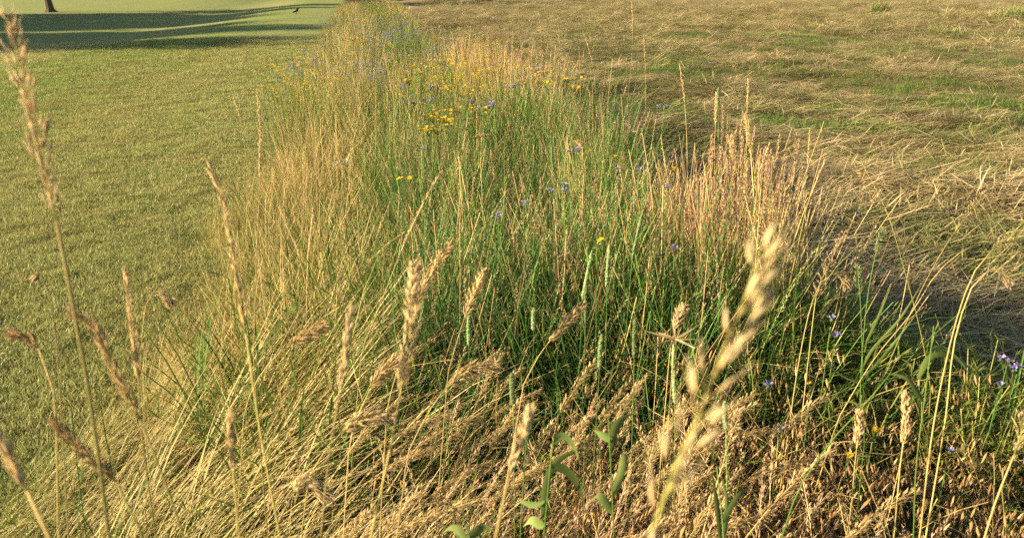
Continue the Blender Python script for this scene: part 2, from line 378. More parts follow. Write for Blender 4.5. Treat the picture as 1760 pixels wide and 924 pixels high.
def spot(r): a = rnd.uniform(0, 6.28); q = r * math.sqrt(rnd.random()); return (q * math.cos(a), q * math.sin(a), 0)
# lean direction is +x in every kind; turned when placed
def k_lodged(mb):
    for i in range(7):
        az = rnd.gauss(0, .4); L = rnd.uniform(.4, .8); pa = curve(L, rnd.uniform(.3, .7), rnd.uniform(.4, 1.3), az, 7, 1.2, spot(.12))
        mb.ribbon(pa, np.linspace(.0032, .0014, 7), 'straw', rnd.random())
        if i % 3 == 0: panicle(mb, pa[-2:], 16, .010, .0024, 'tan', .007, .35, 0, rach=None, k=3)
    for i in range(20): blade(mb, rnd.uniform(.35, .75), rnd.uniform(.0035, .006), rnd.uniform(.4, 1.0), rnd.uniform(.3, .9), rnd.gauss(0, .38), 'lodgedblade', spot(.14), 6)
def k_straw(mb):
    for i in range(11):
        az = rnd.gauss(0, 1.3); L = rnd.uniform(.35, .82); pa = curve(L, rnd.uniform(.0, .35), rnd.uniform(.1, .8), az, 6, 1.3, spot(.12))
        mb.ribbon(pa, np.linspace(.0034, .0016, 6), 'straw', rnd.random())
        if i % 4 == 0: panicle(mb, pa[-2:], 18, .009, .0026, 'tan', .007, .35, 0, rach=None, k=3)
    for i in range(13): blade(mb, rnd.uniform(.15, .5), rnd.uniform(.003, .006), rnd.uniform(.1, .9), rnd.uniform(.3, 1.6), rnd.uniform(0, 6.3), 'strawgreen', spot(.12), 5)
def k_upright(mb):
    for i in range(9):
        az = rnd.uniform(0, 6.28); L = rnd.uniform(.6, 1.0); pa = curve(L, rnd.uniform(.0, .12), rnd.uniform(.0, .25), az, 6, 1.5, spot(.1), .02)
        mb.ribbon(pa, np.linspace(.0038, .0020, 6), 'tallstraw', rnd.random())
        if i % 2 == 0: panicle(mb, resample(pa, 12)[-3:], 30, .010, .0028, 'tan', .007, .3, 0, rach=None, k=3)
    for i in range(12): blade(mb, rnd.uniform(.3, .7), rnd.uniform(.004, .007), rnd.uniform(.05, .5), rnd.uniform(.3, 1.4), rnd.uniform(0, 6.3), 'strawgreen' if i % 2 else 'green', spot(.12), 6)
def k_green(mb):
    for i in range(13): blade(mb, rnd.uniform(.25, .75), rnd.uniform(.004, .008), rnd.uniform(.03, .5), rnd.uniform(.1, 2.1), rnd.uniform(0, 6.3), 'green', spot(.12), 7)
    for i in range(2): blade(mb, rnd.uniform(.25, .5), rnd.uniform(.003, .006), rnd.uniform(.1, .7), rnd.uniform(.3, 1.5), rnd.uniform(0, 6.3), 'strawgreen', spot(.12), 6)
    for i in range(3):
        pa = curve(rnd.uniform(.5, .85), rnd.uniform(0, .25), rnd.uniform(0, .5), rnd.uniform(0, 6.3), 6, 1.5, spot(.1), .02)
        mb.ribbon(pa, np.linspace(.0030, .0018, 6), 'tallstraw' if i == 1 else 'green', rnd.random())
        if i < 1: panicle(mb, resample(pa, 12)[-3:], 22, .009, .0026, 'tan', .007, .35, 0, rach=None, k=3)
def k_fog(mb):
    for i in range(4):
        az = rnd.gauss(0, .4); L = rnd.uniform(.5, .72); pa = curve(L, rnd.uniform(.15, .4), rnd.uniform(.5, 1.4), az, 10, 1.6, spot(.1))
        mb.ribbon(pa, np.linspace(.0030, .0015, 10), 'straw', rnd.random()); panicle(mb, pa[-3:], 40, .013, .0032, 'tan', .011, .42, .25, rach=None, k=3)
    for i in range(12): blade(mb, rnd.uniform(.25, .5), rnd.uniform(.003, .005), rnd.uniform(.3, 1.), rnd.uniform(.3, 1.2), rnd.gauss(0, 1), 'straw' if i % 3 else 'strawgreen', spot(.12), 5)
def k_brome(mb):
    for i in range(5):
        az = rnd.uniform(0, 6.28); L = rnd.uniform(.35, .58); pa = curve(L, rnd.uniform(.1, .4), rnd.uniform(.6, 1.9), az, 9, 1.8, spot(.1))
        mb.ribbon(pa, np.linspace(.0022, .0009, 9), 'straw', rnd.random())
        panicle(mb, pa[-6:], 13, .030, .0060, 'brome', .036, .6, 3.2, rach=None, k=4, full=True)
    for i in range(4): blade(mb, rnd.uniform(.2, .45), rnd.uniform(.003, .005), rnd.uniform(.3, .9), rnd.uniform(.3, 1.2), rnd.uniform(0, 6.3), 'strawgreen', spot(.12), 5)
def k_forb(mb):
    for i in range(7):
        az = rnd.uniform(0, 6.28); L = rnd.uniform(.2, .5); pa = curve(L, rnd.uniform(0, .5), rnd.uniform(0, .7), az, 9, 1.2, spot(.1))
        mb.ribbon(pa, .0025, 'forb', rnd.random())
        for j in range(1, 9):
            for q in range(4): blade(mb, rnd.uniform(.03, .11) * (1.2 - j / 12), rnd.uniform(.0018, .0045), rnd.uniform(.4, 1.3), rnd.uniform(-.2, .8), rnd.uniform(0, 6.3), 'forb', pa[j], 4, 1, .2)
def k_thatch(mb):
    for i in range(26): blade(mb, rnd.uniform(.08, .3), rnd.uniform(.002, .005), rnd.uniform(.7, 1.4), rnd.uniform(-.1, .5), rnd.uniform(0, 6.3), 'thatch', (spot(.16)[0], spot(.16)[1], rnd.uniform(0, .05)), 4)
def k_lawn(mb):
    for i in range(430): blade(mb, rnd.uniform(.012, .028), rnd.uniform(.0016, .003), rnd.uniform(.1, 1.2), rnd.uniform(-.1, .8), rnd.uniform(0, 6.3), 'lawn', spot(.16), 3, 1, 0)
def k_hay(mb):
    for i in range(38):
        L = rnd.uniform(.08, .4); az = rnd.gauss(0, .5) + (math.pi if rnd.random() < .5 else 0)
        b = (rnd.uniform(-.25, .25) - math.cos(az) * L / 2, rnd.uniform(-.16, .16), rnd.uniform(.005, .05))
        blade(mb, L, rnd.uniform(.0035, .0075), math.pi / 2 + rnd.uniform(-.16, .05), rnd.uniform(-.1, .25), az, 'hay', b, 5, 1, .05)
    for i in range(5): blade(mb, rnd.uniform(.05, .14), rnd.uniform(.004, .009), rnd.uniform(.6, 1.5), rnd.uniform(0, .5), rnd.uniform(0, 6.3), 'regrowth', (rnd.uniform(-.2, .2), rnd.uniform(-.15, .15), 0), 4)
def k_regrow(mb):
    for i in range(26): blade(mb, rnd.uniform(.04, .12), rnd.uniform(.003, .006), rnd.uniform(.1, 1.1), rnd.uniform(0, .9), rnd.uniform(0, 6.3), 'regrowth', spot(.12), 4, 1, .1)
def k_flower(mb, mat):
    for i in range(3):
        pa = curve(rnd.uniform(.6, .85), 0.05, .2, rnd.uniform(0, 6.3), 5, 1.5, spot(.12)); mb.ribbon(pa, .0025, 'green', rnd.random())
        for q in range(6): disc(mb, pa[-1] + np.array([rnd.gauss(0, .02), rnd.gauss(0, .02), rnd.uniform(-.01, .02)]), rnd.uniform(.007, .011), mat)
def disc(mb, p, rad, mat, petals=7, up=None, cup=.25):
    """a small daisy-like head: petals round a raised middle"""
    up = np.array([rnd.gauss(0, .3), rnd.gauss(0, .3) - .2, 1.]) if up is None else np.asarray(up, float); up /= np.linalg.norm(up)
    a = np.cross(up, [.2, .9, .1]); a /= np.linalg.norm(a); b = np.cross(up, a); r = rnd.random(); a0 = rnd.random() * 6
    for j in range(petals):
        an = a0 + j / petals * 6.283; o = a * math.cos(an) + b * math.sin(an); sd_ = np.cross(up, o)
        v = [p + o * rad * .1, p + o * rad * .6 + sd_ * rad * .32 + up * rad * cup * .5, p + o * rad + up * rad * cup, p + o * rad * .6 - sd_ * rad * .32 + up * rad * cup * .5]
        mb.add(v, [(0, 1, 2, 3)], [0, .6, 1, .6], r, mat)
    mb.spindle(p - up * rad * .15, up, rad * .5, rad * .6, mat, r, 5)

# ---------------------------------------------------------------- ground
def axis(a, b, d0, g):
    out = [0.0]; d = d0
    while out[-1] < b: out.append(out[-1] + d); d *= g
    neg = [0.0]; d = d0
    while neg[-1] > a: neg.append(neg[-1] - d); d *= g
    return np.array(neg[:0:-1] + out)
gx = axis(-700, 700, .06, 1.022) + 1.0; gy = axis(-30, 900, .05, 1.014)
X, Y = np.meshgrid(gx, gy); Z = height(X, Y) 
nx, ny = len(gx), len(gy)
gm = bpy.data.meshes.new('ground')
gm.vertices.add(nx * ny); gm.vertices.foreach_set('co', np.stack([X, Y, Z], -1).astype(np.float32).ravel())
ii = (np.arange(ny - 1)[:, None] * nx + np.arange(nx - 1)[None, :]).ravel()
q = np.stack([ii, ii + 1, ii + nx + 1, ii + nx], 1).ravel()
nf = len(ii); gm.loops.add(nf * 4); gm.loops.foreach_set('vertex_index', q.astype(np.int32)); gm.polygons.add(nf)
gm.polygons.foreach_set('loop_start', np.arange(nf, dtype=np.int32) * 4); gm.polygons.foreach_set('use_smooth', np.ones(nf, bool)); gm.update(calc_edges=True)
U, V = uv_of(X, Y)
for nm, a in (('hayzone', smooth(-.1, .3, U - right_edge(V)) * smooth(-2, 0, V)), ('stripzone', smooth(.15, .5, U - left_edge(V)) * (1 - smooth(-.1, .25, U - right_edge(V)))), ('faraway', smooth(8, 28, np.hypot(X, Y)))):
    at = gm.attributes.new(nm, 'FLOAT', 'POINT'); at.data.foreach_set('value', a.astype(np.float32).ravel())
gm.materials.append(M['ground'])
ob('ground', gm, kind='structure')

# ---------------------------------------------------------------- trees beyond the frame on the left, whose shade crosses the fairway
def make_tree(h, crown_r, seed, nleaf=9000, leaf=.46, low=.22):
    rs = random.Random(seed); mb = MB(); cr = MB()
    tr = [np.array([0, 0, 0.]), np.array([rs.uniform(-.1, .1), 0, h * .12]), np.array([rs.uniform(-.3, .3), rs.uniform(-.3, .3), h * .4]), np.array([rs.uniform(-.5, .5), rs.uniform(-.5, .5), h * .85])]
    tp = spline(tr, 5); mb.tube(tp, np.interp(np.linspace(0, 1, len(tp)), [0, .07, .5, 1], [h * .045, h * .024, h * .015, h * .003]), 'bark', .4, 9)
    tips = []
    for i in range(16):
        z = h * rs.uniform(low + .03, .8); a = rs.uniform(0, 6.28); L = crown_r * (1.05 - .6 * (z / h - low)) * rs.uniform(.6, 1)
        j = int(np.argmin(abs(tp[:, 2] - z))); p = tp[j]; e = p + np.array([math.cos(a) * L, math.sin(a) * L, L * rs.uniform(.2, .6)])
        lp = spline([p, (p + e) / 2 + np.array([0, 0, .1 * L]), e], 4); mb.tube(lp, np.linspace(h * .008, h * .002, len(lp)), 'bark', .4, 5); tips += [e, (p + e) / 2]
    for i in range(10): tips.append(tp[-1] + np.array([rs.gauss(0, crown_r * .3), rs.gauss(0, crown_r * .3), rs.gauss(0, h * .07)]))
    for i in range(nleaf):
        c = tips[rs.randrange(len(tips))]; p = c + np.array([rs.gauss(0, 1), rs.gauss(0, 1), rs.gauss(0, .8)]) * crown_r * .22
        if p[2] < h * low * .7: continue
        a = np.array([rs.gauss(0, 1), rs.gauss(0, 1), rs.gauss(0, 1)]); a /= np.linalg.norm(a); b = np.cross(a, [.3, .4, .86]); b /= np.linalg.norm(b)
        s_ = leaf * rs.uniform(.5, 1.2); cr.add([p - a * s_, p + b * s_ * .5, p + a * s_, p - b * s_ * .5], [(0, 1, 2, 3)], [0, .5, 1, .5], rs.random(), 'leaf')
    return mb.mesh('trunk'), cr.mesh('crown')
TK = [make_tree(17, 5.5, 1), make_tree(21, 6.5, 2), make_tree(14, 5, 3)]
trees = [(-42.3, 72.2, 1, 0.71, 'big tree whose dark trunk meets the top left corner'),
    (-42, 17, 0, 0.67, 'nearest shade tree, left of the view and well ahead of the lawn'), (-41, 24.5, 1, 0.55, 'tall shade tree left of the view, second from the near end'),
    (-44, 34, 0, 0.59, 'shade tree left of the view, third along the row'), (-49, 29, 1, 0.52, 'tree half behind the second and third of the row'), (-48, 49, 0, 0.57, 'tree between the midway one and the low round one'), (-44, 44, 1, 0.46, 'shade tree left of the view, midway along the row'), (-54, 25, 0, 0.80, 'tree in the second row left of the view'),
    (-50, 54, 2, 0.71, 'low round tree before the gap in the row'), (-58, 39, 1, 0.57, 'rear tree standing behind the middle of the row'), (-60, 63, 0, 0.63, 'last tree of the second row, far left'),
    (-53, 31.5, 0, .78, 'tree of the second row, behind the third of the front row'), (-52, 44, 0, .74, 'tree of the second row, behind the midway one'), (-50, 60, 2, .8, 'tree beyond the low round one, left of the far fairway')]
for x, y, k, s_, lb in trees:
    t = ob('shade_tree', None, loc=(x, y, float(height(x, y)) - .05), label=lb, cat='tree', group='trees along the left of the fairway')
    t.rotation_euler = (0, 0, rnd.uniform(0, 6.3)); t.scale = (s_,) * 3
    ob('trunk', TK[k][0], t); ob('crown', TK[k][1], t)
# bushes at the end of the hay field
BK = []
for i in range(2):
    rs = random.Random(40 + i); b1 = MB(); b2 = MB()
    for j in range(9):
        a = rs.uniform(0, 6.28); L = rs.uniform(.8, 2.2); b1.tube(spline([np.zeros(3), np.array([math.cos(a) * L * .3, math.sin(a) * L * .3, L * .6]), np.array([math.cos(a) * L * .7, math.sin(a) * L * .7, L])], 3), np.linspace(.05, .015, 7), 'bark', .5, 5)
    for j in range(2600):
        d = np.array([rs.gauss(0, 1), rs.gauss(0, 1), rs.gauss(0, 1)]); d /= np.linalg.norm(d); q = rs.uniform(.55, 1.0) * (1 + .25 * math.sin(5 * d[0] + i) * math.cos(4 * d[2])); p = d * q * np.array([2.6, 1.9, 1.7]) + np.array([0, 0, 1.5])
        if p[2] < .02: p[2] = abs(p[2]) * .3 + .02
        a = np.array([rs.gauss(0, 1), rs.gauss(0, 1), rs.gauss(0, 1)]); a /= np.linalg.norm(a); bb = np.cross(a, [.3, .4, .86]); bb /= np.linalg.norm(bb)
        s_ = rs.uniform(.08, .2); b2.add([p - a * s_, p + bb * s_ * .5, p + a * s_, p - bb * s_ * .5], [(0, 1, 2, 3)], [0, .5, 1, .5], rs.random(), 'leaf')
    BK.append((b1.mesh('stems'), b2.mesh('foliage')))
for px, py, k, s_, lb in ((690, 3, 0, 1, 'dark bush behind the far end of the tall strip'), (760, 3, 1, 1.1, 'dark bush right of the strip at its far end'), (840, 3, 0, .9, 'bush at the hay field edge, right of two others'), (985, 2, 1, .9, 'lone dark bush at the far edge of the hay field')):
    p = at_h(px, py); t = ob('bush', None, loc=(p[0], p[1], float(height(p[0], p[1])) - .05), label=lb, cat='bush', group='bushes at the far end of the hay field'); t.scale = (s_,) * 3; t.rotation_euler = (0, 0, k * 2.)
    ob('stems', BK[k][0], t); ob('foliage', BK[k][1], t)

# ---------------------------------------------------------------- lawn, hay and the grasses of the strip
def inview(x, y, mx=.78, near=.35):
    return (y > near) & (np.abs(x) < mx * (y + .9)) 
def pts_fill(n, ulo, uhi, v0, v1, power):
    v = v0 + (v1 - v0) * rng.random(n) ** power; u = ulo(v) + (uhi(v) - ulo(v)) * rng.random(n); x, y = xy_of(u, v); return x, y, u, v
def rs3(n, lean=0, jit=6.3, tilt=.0):
    return np.stack([rng.normal(0, 1, n) * tilt, rng.normal(0, 1, n) * tilt, lean + rng.uniform(-.5, .5, n) * jit], 1)
# lawn
n = 26000
d = 1.2 * (24 / 1.2) ** rng.random(n); a = rng.uniform(-.80, .35, n); x = d * np.tan(a); y = d; u, v = uv_of(x, y)
k = (u < left_edge(v) + .32) & (u > -16)
x, y, d = x[k], y[k], d[k]; n = len(x)
sc = (.95 + .35 * rng.random(n)) * (1 + smooth(3, 20, d) * 1.4)
hs = sc * (.75 + .5 * vnoise(x / .3, y / .3, 21)) / (1 + smooth(3, 20, d) * .6)
scatter('mown_lawn', 'short mown lawn, yellowish green, left of the tall grass', 'lawn', proto(k_lawn, 6), np.stack([x, y, height(x, y)], 1), rs3(n, tilt=.08), np.stack([sc, sc, hs], 1), rng.integers(0, 6, n))
# hay
n = 15000
d = 1.3 * (95 / 1.3) ** (rng.random(n) ** .92); a = rng.uniform(-.12, .80, n); x = d * np.tan(a); y = d; u, v = uv_of(x, y)
gr = smooth(.47, .62, .7 * vnoise(x / 1.6, y / 1.2, 31) + .3 * vnoise(x / .5, y / .4, 32) + .10 * np.exp(-((d - 9.5) / 4) ** 2) * (u < 9)) * (d < 25)
shade_thinning = np.exp(-((u - right_edge(v)) / 1.5) ** 2) * smooth(7.5, 4.5, v)  # pale hay thinned beside the strip, its darker tone deepening the shade there
k = (u > right_edge(v) + rng.normal(0, .12, len(u))) & (rng.random(len(u)) > gr * .85) & (rng.random(len(u)) > shade_thinning * .25)
m = 3000; ye = 1.9 + 5.5 * rng.random(m); xe = ye * (.15 + .62 * rng.random(m)); ue, ve = uv_of(xe, ye); ke = ue > right_edge(ve) + rng.normal(0, .1, m)
x = np.r_[x[k], xe[ke]]; y = np.r_[y[k], ye[ke]]; d = y.copy(); k = np.ones(len(x), bool)
x, y, d = x[k], y[k], d[k]; n = len(x); sc = (.8 + .5 * rng.random(n)) * (1 + smooth(5, 40, d) * 1.6)
scatter('mown_hay', 'pale flattened hay lying in combed swathes right of the tall strip', 'hay', proto(k_hay, 8), np.stack([x, y, height(x, y) + .0], 1),
        np.stack([rng.normal(0, .12, n), rng.normal(0, .12, n), (vnoise(x / 1.3, y / 1.3, 33) - .5) * 2.0 + rng.normal(0, .45, n)], 1), np.stack([sc, sc, sc * (.6 + rng.random(n))], 1), rng.integers(0, 8, n))
n = 20000
d = 1.3 * (26 / 1.3) ** rng.random(n); a = rng.uniform(-.12, .80, n); x = d * np.tan(a); y = d; u, v = uv_of(x, y)
gr = smooth(.47, .62, .7 * vnoise(x / 1.6, y / 1.2, 31) + .3 * vnoise(x / .5, y / .4, 32) + .10 * np.exp(-((d - 9.5) / 4) ** 2) * (u < 9))
k = (u > right_edge(v) - .1) & (rng.random(len(u)) < gr * .9 + .06 + .55 * np.exp(-((u - right_edge(v)) / 1.5) ** 2)); m = 1500; ye = 1.9 + 4 * rng.random(m); xe = ye * (.25 + .5 * rng.random(m)); ue, ve = uv_of(xe, ye); ke = (ue > right_edge(ve)) & (rng.random(m) < np.exp(-((ue - right_edge(ve)) / 1.8) ** 2))
x = np.r_[x[k], xe[ke]]; y = np.r_[y[k], ye[ke]]; d = y.copy(); n = len(x); sc = (.6 + .7 * rng.random(n)) * (1 + smooth(6, 26, d) * .8)
scatter('regrowing_grass', 'green regrowth showing in patches through the cut hay', 'grass', proto(k_regrow, 6), np.stack([x, y, height(x, y)], 1), rs3(n, tilt=.1), np.stack([sc, sc, sc * .8], 1), rng.integers(0, 6, n))

# strip
def weights(u, v, x, y):
    """how much of each kind grows at a spot: lodged, straw, upright, green, fog, brome, forb"""
    e = right_edge(v); g = lambda c, s_, q: np.exp(-((q - c) / s_) ** 2)
    far = smooth(5, 8, v)
    n1 = vnoise(u / .5, v / .7, 51); n2 = vnoise(u / .6, v / 1.1, 52); n3 = vnoise(u / .35, v / .5, 53)
    lodged = 3.2 * smooth(.08, -.3, u) * smooth(3.6, 2.6, v) * (.4 + n1) + .03
    straw = 4.0 * smooth(.22, -.25, u) * smooth(2.0, 3.0, v) + far * (1.2 * n1) + .05
    upright = 1.7 * smooth(1.0, 1.5, u) * smooth(1.9, 2.5, v) * smooth(.18, .27, x / y) * (1 - far) * (.15 + .85 * smooth(4.5, 3.8, v)) + far * 14 * g(1.75, .6, u) * smooth(12, 10.5, v) * smooth(6, 7, v) + .5 * far * n2
    green = 5.5 * np.exp(-((u - np.interp(v, [2, 3.5, 6], [.62, .72, 1.25])) / .5) ** 2) * smooth(1.3, 1.9, v) * (1 - far * .35) + .08 + 1.1 * far * n3 + .5 * n2 * smooth(1.6, 2.4, y)
    fog = 2.4 * g(.25, .5, u) * smooth(2.1, 1.5, v)
    brome = 10 * smooth(.45, .75, x) * smooth(1.5, 1.2, x) * smooth(1.85, 1.5, y) + 1.2 * g(.7, .4, x) * smooth(2.4, 1.9, y)
    forb = 3.6 * smooth(.7, 1.1, x) * smooth(2.9, 2.3, y) + .5 * (1 - far) * n3 + 1.1 * far * n1 + .8 * far * smooth(-.2, -.9, u)
    return np.stack([lodged, straw, upright, green, fog, brome, forb], 1)
n = 8200
v = .1 + .5 * ((70 / .5) ** (rng.random(n) ** .85)); u = -1.30 + (right_edge(v) + 1.25) * rng.random(n); x, y = xy_of(u, v)
m = 3300; v2 = 2.0 + 3.4 * rng.random(m) ** 1.3; u2 = .15 + (right_edge(v2) - .15) * rng.random(m)
u = np.r_[u, u2]; v = np.r_[v, v2]; x, y = xy_of(u, v)
k = inview(x, y, .80, .42) & (u > left_edge(v)) & ((y > 1.9) | (rng.random(len(u)) < .72)); u, v, x, y = u[k], v[k], x[k], y[k]; n = len(u)
W = weights(u, v, x, y); W /= W.sum(1, keepdims=True); kind = (rng.random(n)[:, None] > np.cumsum(W, 1)).sum(1).clip(0, 6)
fns = [k_lodged, k_straw, k_upright, k_green, k_fog, k_brome, k_forb]
hgt = np.array([.88, .80, .84, .88, .85, 1.05, 1.0])
info = [('lodged_grass', 'straw coloured fine grass lying over to the right along the lawn edge', 'grass'), ('dry_grass', 'dry yellow standing grass along the left of the strip', 'grass'), ('upright_grass', 'tall upright tan grass stems in the right of the strip', 'grass'),
    ('green_grass', 'tall green grass blades in the middle of the strip', 'grass'), ('fluffy_grass', 'mass of soft tan seed heads lying over at the lower middle', 'grass'), ('drooping_brome', 'mass of brown nodding brome at the lower right', 'grass'), ('leafy_herbs', 'leafy green herbs among the grass at the lower right', 'herbs')]
lean = [.35, .9, 0, 0, .6, 0, 0]; jit = [1.0, 2.6, 6.3, 6.3, 1.3, 6.3, 6.3]
for j, fn in enumerate(fns):
    q = kind == j; c = int(q.sum())
    if c < 3: continue
    far = smooth(8, 40, v[q]); edge = np.clip(np.minimum((u[q] - left_edge(v[q])) / .6, (right_edge(v[q]) - u[q]) / .25), 0, 1)
    near = smooth(.4, 1.9, y[q]); edge = np.maximum(edge, .8 * smooth(1.0, 1.3, u[q]) * smooth(4, 4.6, v[q]) * smooth(7.5, 6.5, v[q]))
    s_ = hgt[j] * (.8 + .35 * rng.random(c)) * (.45 + .55 * edge) * (1 - .12 * far) * (.78 + .44 * vnoise(x[q] / .4, y[q] / .5, 71)) * ((.78 + .22 * near) if j < 5 else 1)
    sw = s_ * (1 + far * 1.6)
    if j in (1, 2, 3): s_ = s_ * (1 + .28 * smooth(.9, 1.2, u[q]) * smooth(3.3, 3.9, v[q]) * smooth(7.5, 6.5, v[q]))
    scatter(*info[j], proto(fn, 8 if j in (0, 1, 2, 3) else 6), np.stack([x[q], y[q], height(x[q], y[q]) - .01], 1), rs3(c, lean[j], jit[j], .08), np.stack([sw, sw, s_], 1), rng.integers(0, 8 if j in (0, 1, 2, 3) else 6, c))
n = 6000
v = .1 + .5 * ((14 / .5) ** rng.random(n)); u = -.55 + (right_edge(v) + .7) * rng.random(n); x, y = xy_of(u, v); k = inview(x, y, .8, .4); x, y = x[k], y[k]; n = len(x)
sc = .8 + .5 * rng.random(n)
scatter('grass_litter', 'dead brown grass litter under the standing stems', 'grass litter', proto(k_thatch, 6), np.stack([x, y, height(x, y)], 1), rs3(n), np.stack([sc, sc, sc], 1), rng.integers(0, 6, n))
# far flowers too small to pick apart
fl = []; fx = []
for mat in ('yellow', 'purple'):
    for i in range(3):
        mb = MB(); k_flower(mb, mat); fl.append(mb.mesh('tuft'))
n = 800; v = 6 + 38 * rng.random(n) ** 1.6; u = -.7 + (right_edge(v) + .3) * rng.random(n); keep = (vnoise(u / .8, v / 2.2, 61) > .5) & (v < 38); u, v = u[keep], v[keep]; n = len(u); x, y = xy_of(u, v)
sc = .9 + .25 * rng.random(n); idx = rng.integers(0, 3, n) + 3 * (vnoise(u / .9, v / 2, 62) > .6)
scatter('distant_wildflowers', 'tiny yellow and violet flowers dotted through the far part of the strip', 'wildflowers', fl, np.stack([x, y, height(x, y)], 1), rs3(n), np.stack([sc, sc, sc], 1), idx)

# ---------------------------------------------------------------- single plants one can pick out
def copy_tree(o, parent=None):
    c = o.copy(); C.objects.link(c); c.parent = parent
    for ch in list(o.children): copy_tree(ch, c)
    return c
def thing(name, label, cat, loc, group=None): return ob(name, None, loc=[float(q) for q in loc], label=label, cat=cat, group=group)
SPK = {}
def spk_mesh(kind, mat, aspect, awn):
    key = (kind, mat)
    if key not in SPK:
        mb = MB()
        mb.spindle([0, 0, 0], [0, 0, 1], 1, aspect, mat, .3, 6, True); mb.spindle([.02, .01, .05], [.14, .05, 1], .8, aspect * .6, mat, .8, 5, True); mb.spindle([-.02, .0, .1], [-.12, .03, 1], .75, aspect * .5, mat, .6, 5, True)
        if awn: mb.ribbon([(0, 0, .7), (.03, .02, 1.1), (.1, .05, 1.1 + awn)], .02, mat, .5); mb.ribbon([(0, 0, .6), (-.06, .02, 1.0), (-.12, .05, .95 + awn)], .02, mat, .5)
        SPK[key] = mb.mesh('spikelet', smooth_=True)
    return SPK[key]
def spikelets(parent, origin, path, n, L, mat, kind, aspect=.24, bl=.01, open_=.5, droop=0, awn=0, side=None, taper=True):
    """each spikelet its own object under the seed head, its stalks joined in the head's own mesh"""
    me = spk_mesh(kind, mat, aspect, awn); path = resample(path, 30); stalks = MB(); stalks.tube(path, np.linspace(.0007, .0003, 30), 'straw', .5, 4, .5, 1, False); out = []
    for i in range(n):
        q = min(.999, (i + rnd.random() * .8) / n) * 29; j = int(q); p = path[j] + (path[j + 1] - path[j]) * (q - j); d = tangent(path, j)
        o = np.array([rnd.gauss(0, 1) for _ in range(3)]); o = o if side is None else o * .6 + np.array(side); o -= d * (o @ d); o /= np.linalg.norm(o)
        pr = .45 + .75 * math.sin(math.pi * min(1, q / 29 * .85 + .15)) if taper else 1
        b = p + (o * open_ + d * .7) * bl * pr * rnd.uniform(.4, 1.4) + np.array([0, 0, -droop * bl * .4])
        dr = d * .9 + o * open_ * rnd.uniform(.5, 1.3) + np.array([0, 0, -droop * rnd.uniform(.7, 1.2)])
        stalks.ribbon([p, (p + b) / 2 + np.array([0, 0, bl * .12]), b], .0006, 'straw', rnd.random()); out.append((b, dr, L * rnd.uniform(.75, 1.15)))
    h = ob('seed_head', stalks.mesh('seed_head', origin), parent)
    for b, dr, l in out:
        s_ = ob('spikelet', me, h); s_.location = Vector(b - origin); s_.rotation_euler = Vector(dr).to_track_quat('Z', 'Y').to_euler(); s_.scale = (l, l, l); s_.rotation_euler.rotate_axis('Z', rnd.uniform(0, 6.3))
    return h
def px_path(pts, n=9): return spline([at_d(*p) for p in pts], n)
def to_ground(path):
    p = path[-1]; t = path[-1] - path[-3]; t = t / (np.linalg.norm(t) + 1e-9); L = p[2]
    if L < .03: return path
    g = np.array([p[0] + t[0] * L * .25, p[1] + t[1] * L * .25, 0.]); g[2] = float(height(g[0], g[1])) - .01
    return np.concatenate([path[:-1], spline([p, p + (g - p) * .5 + np.array([t[0], t[1], 0]) * .03, g], 6)])
def hero(name, label, pts, d, head, kind, stem_mat='tallstraw', rad=.0012, group=None, leaf=None, cat='grass stem', side=None):
    pts = [(a, b, d if not c else c[0]) for a, b, *c in pts]; path = px_path(pts); 
    full = to_ground(path); base = full[-1].copy(); k = int(len(path) * head)
    t = thing(name, label, cat, base, group)
    st = MB(); fr = full[::-1]; cut = max(2, len(full) - k); st.tube(resample(fr[:cut], 26), np.linspace(rad * 1.2, rad * .75, 26), stem_mat, .45, 6); 
    for nd in (.3, .6):   # swollen joints
        c = resample(fr[:cut], 26)[int(nd * 25)]; st.spindle(c - np.array([0, 0, .004]), [0, 0, 1], .009, rad * 3.6, stem_mat, .2, 6, True)
    ob('stem', st.mesh('stem', base, True), t)
    hp = full[:k + 1][::-1]
    if kind == 'oat': spikelets(t, base, hp, 72, .0115, 'pale', 'oat', .18, .007, .42, 0, .3, side)
    elif kind == 'bigoat': spikelets(t, base, hp, 34, .0140, 'pale', 'bigoat', .16, .008, .42, 0, .25, side)
    elif kind == 'nod': spikelets(t, base, hp, 15, .016, 'brome', 'nod', .30, .02, .8, 1.0, .5, side)
    else:
        mb = MB()
        if kind == 'slim': panicle(mb, hp, 90, .0105, .0021, 'pale', .007, .28, 0, k=4)
        elif kind == 'fluff': panicle(mb, hp, 230, .0115, .0028, 'pale', .016, .48, .3, k=4)
        elif kind == 'palefluff': panicle(mb, hp, 190, .0100, .0025, 'pale', .010, .42, .1, k=4)
        elif kind == 'brown': panicle(mb, hp, 100, .0105, .0024, 'brown', .009, .34, .1, k=4)
        elif kind == 'red': panicle(mb, hp, 110, .0065, .0026, 'red', .016, .8, 0, k=4)
        elif kind == 'comb': panicle(mb, hp, 90, .0075, .0018, 'timothy', .004, 1.1, 0, k=4)
        elif kind == 'spike': spike(mb, hp, rnd.uniform(.0038, .0052), 'timothy')
        elif kind == 'open': panicle(mb, hp, 60, .006, .0018, 'tan', .022, .55, .1, k=4)
        ob('seed_head', mb.mesh('seed_head', base), t)
    if leaf:
        for lf in leaf: put_leaf(t, base, px_path([(a, b, d if not c else c[0]) for a, b, *c in lf[0]]), lf[1], lf[2] if len(lf) > 2 else 'freshleaf')
    return t
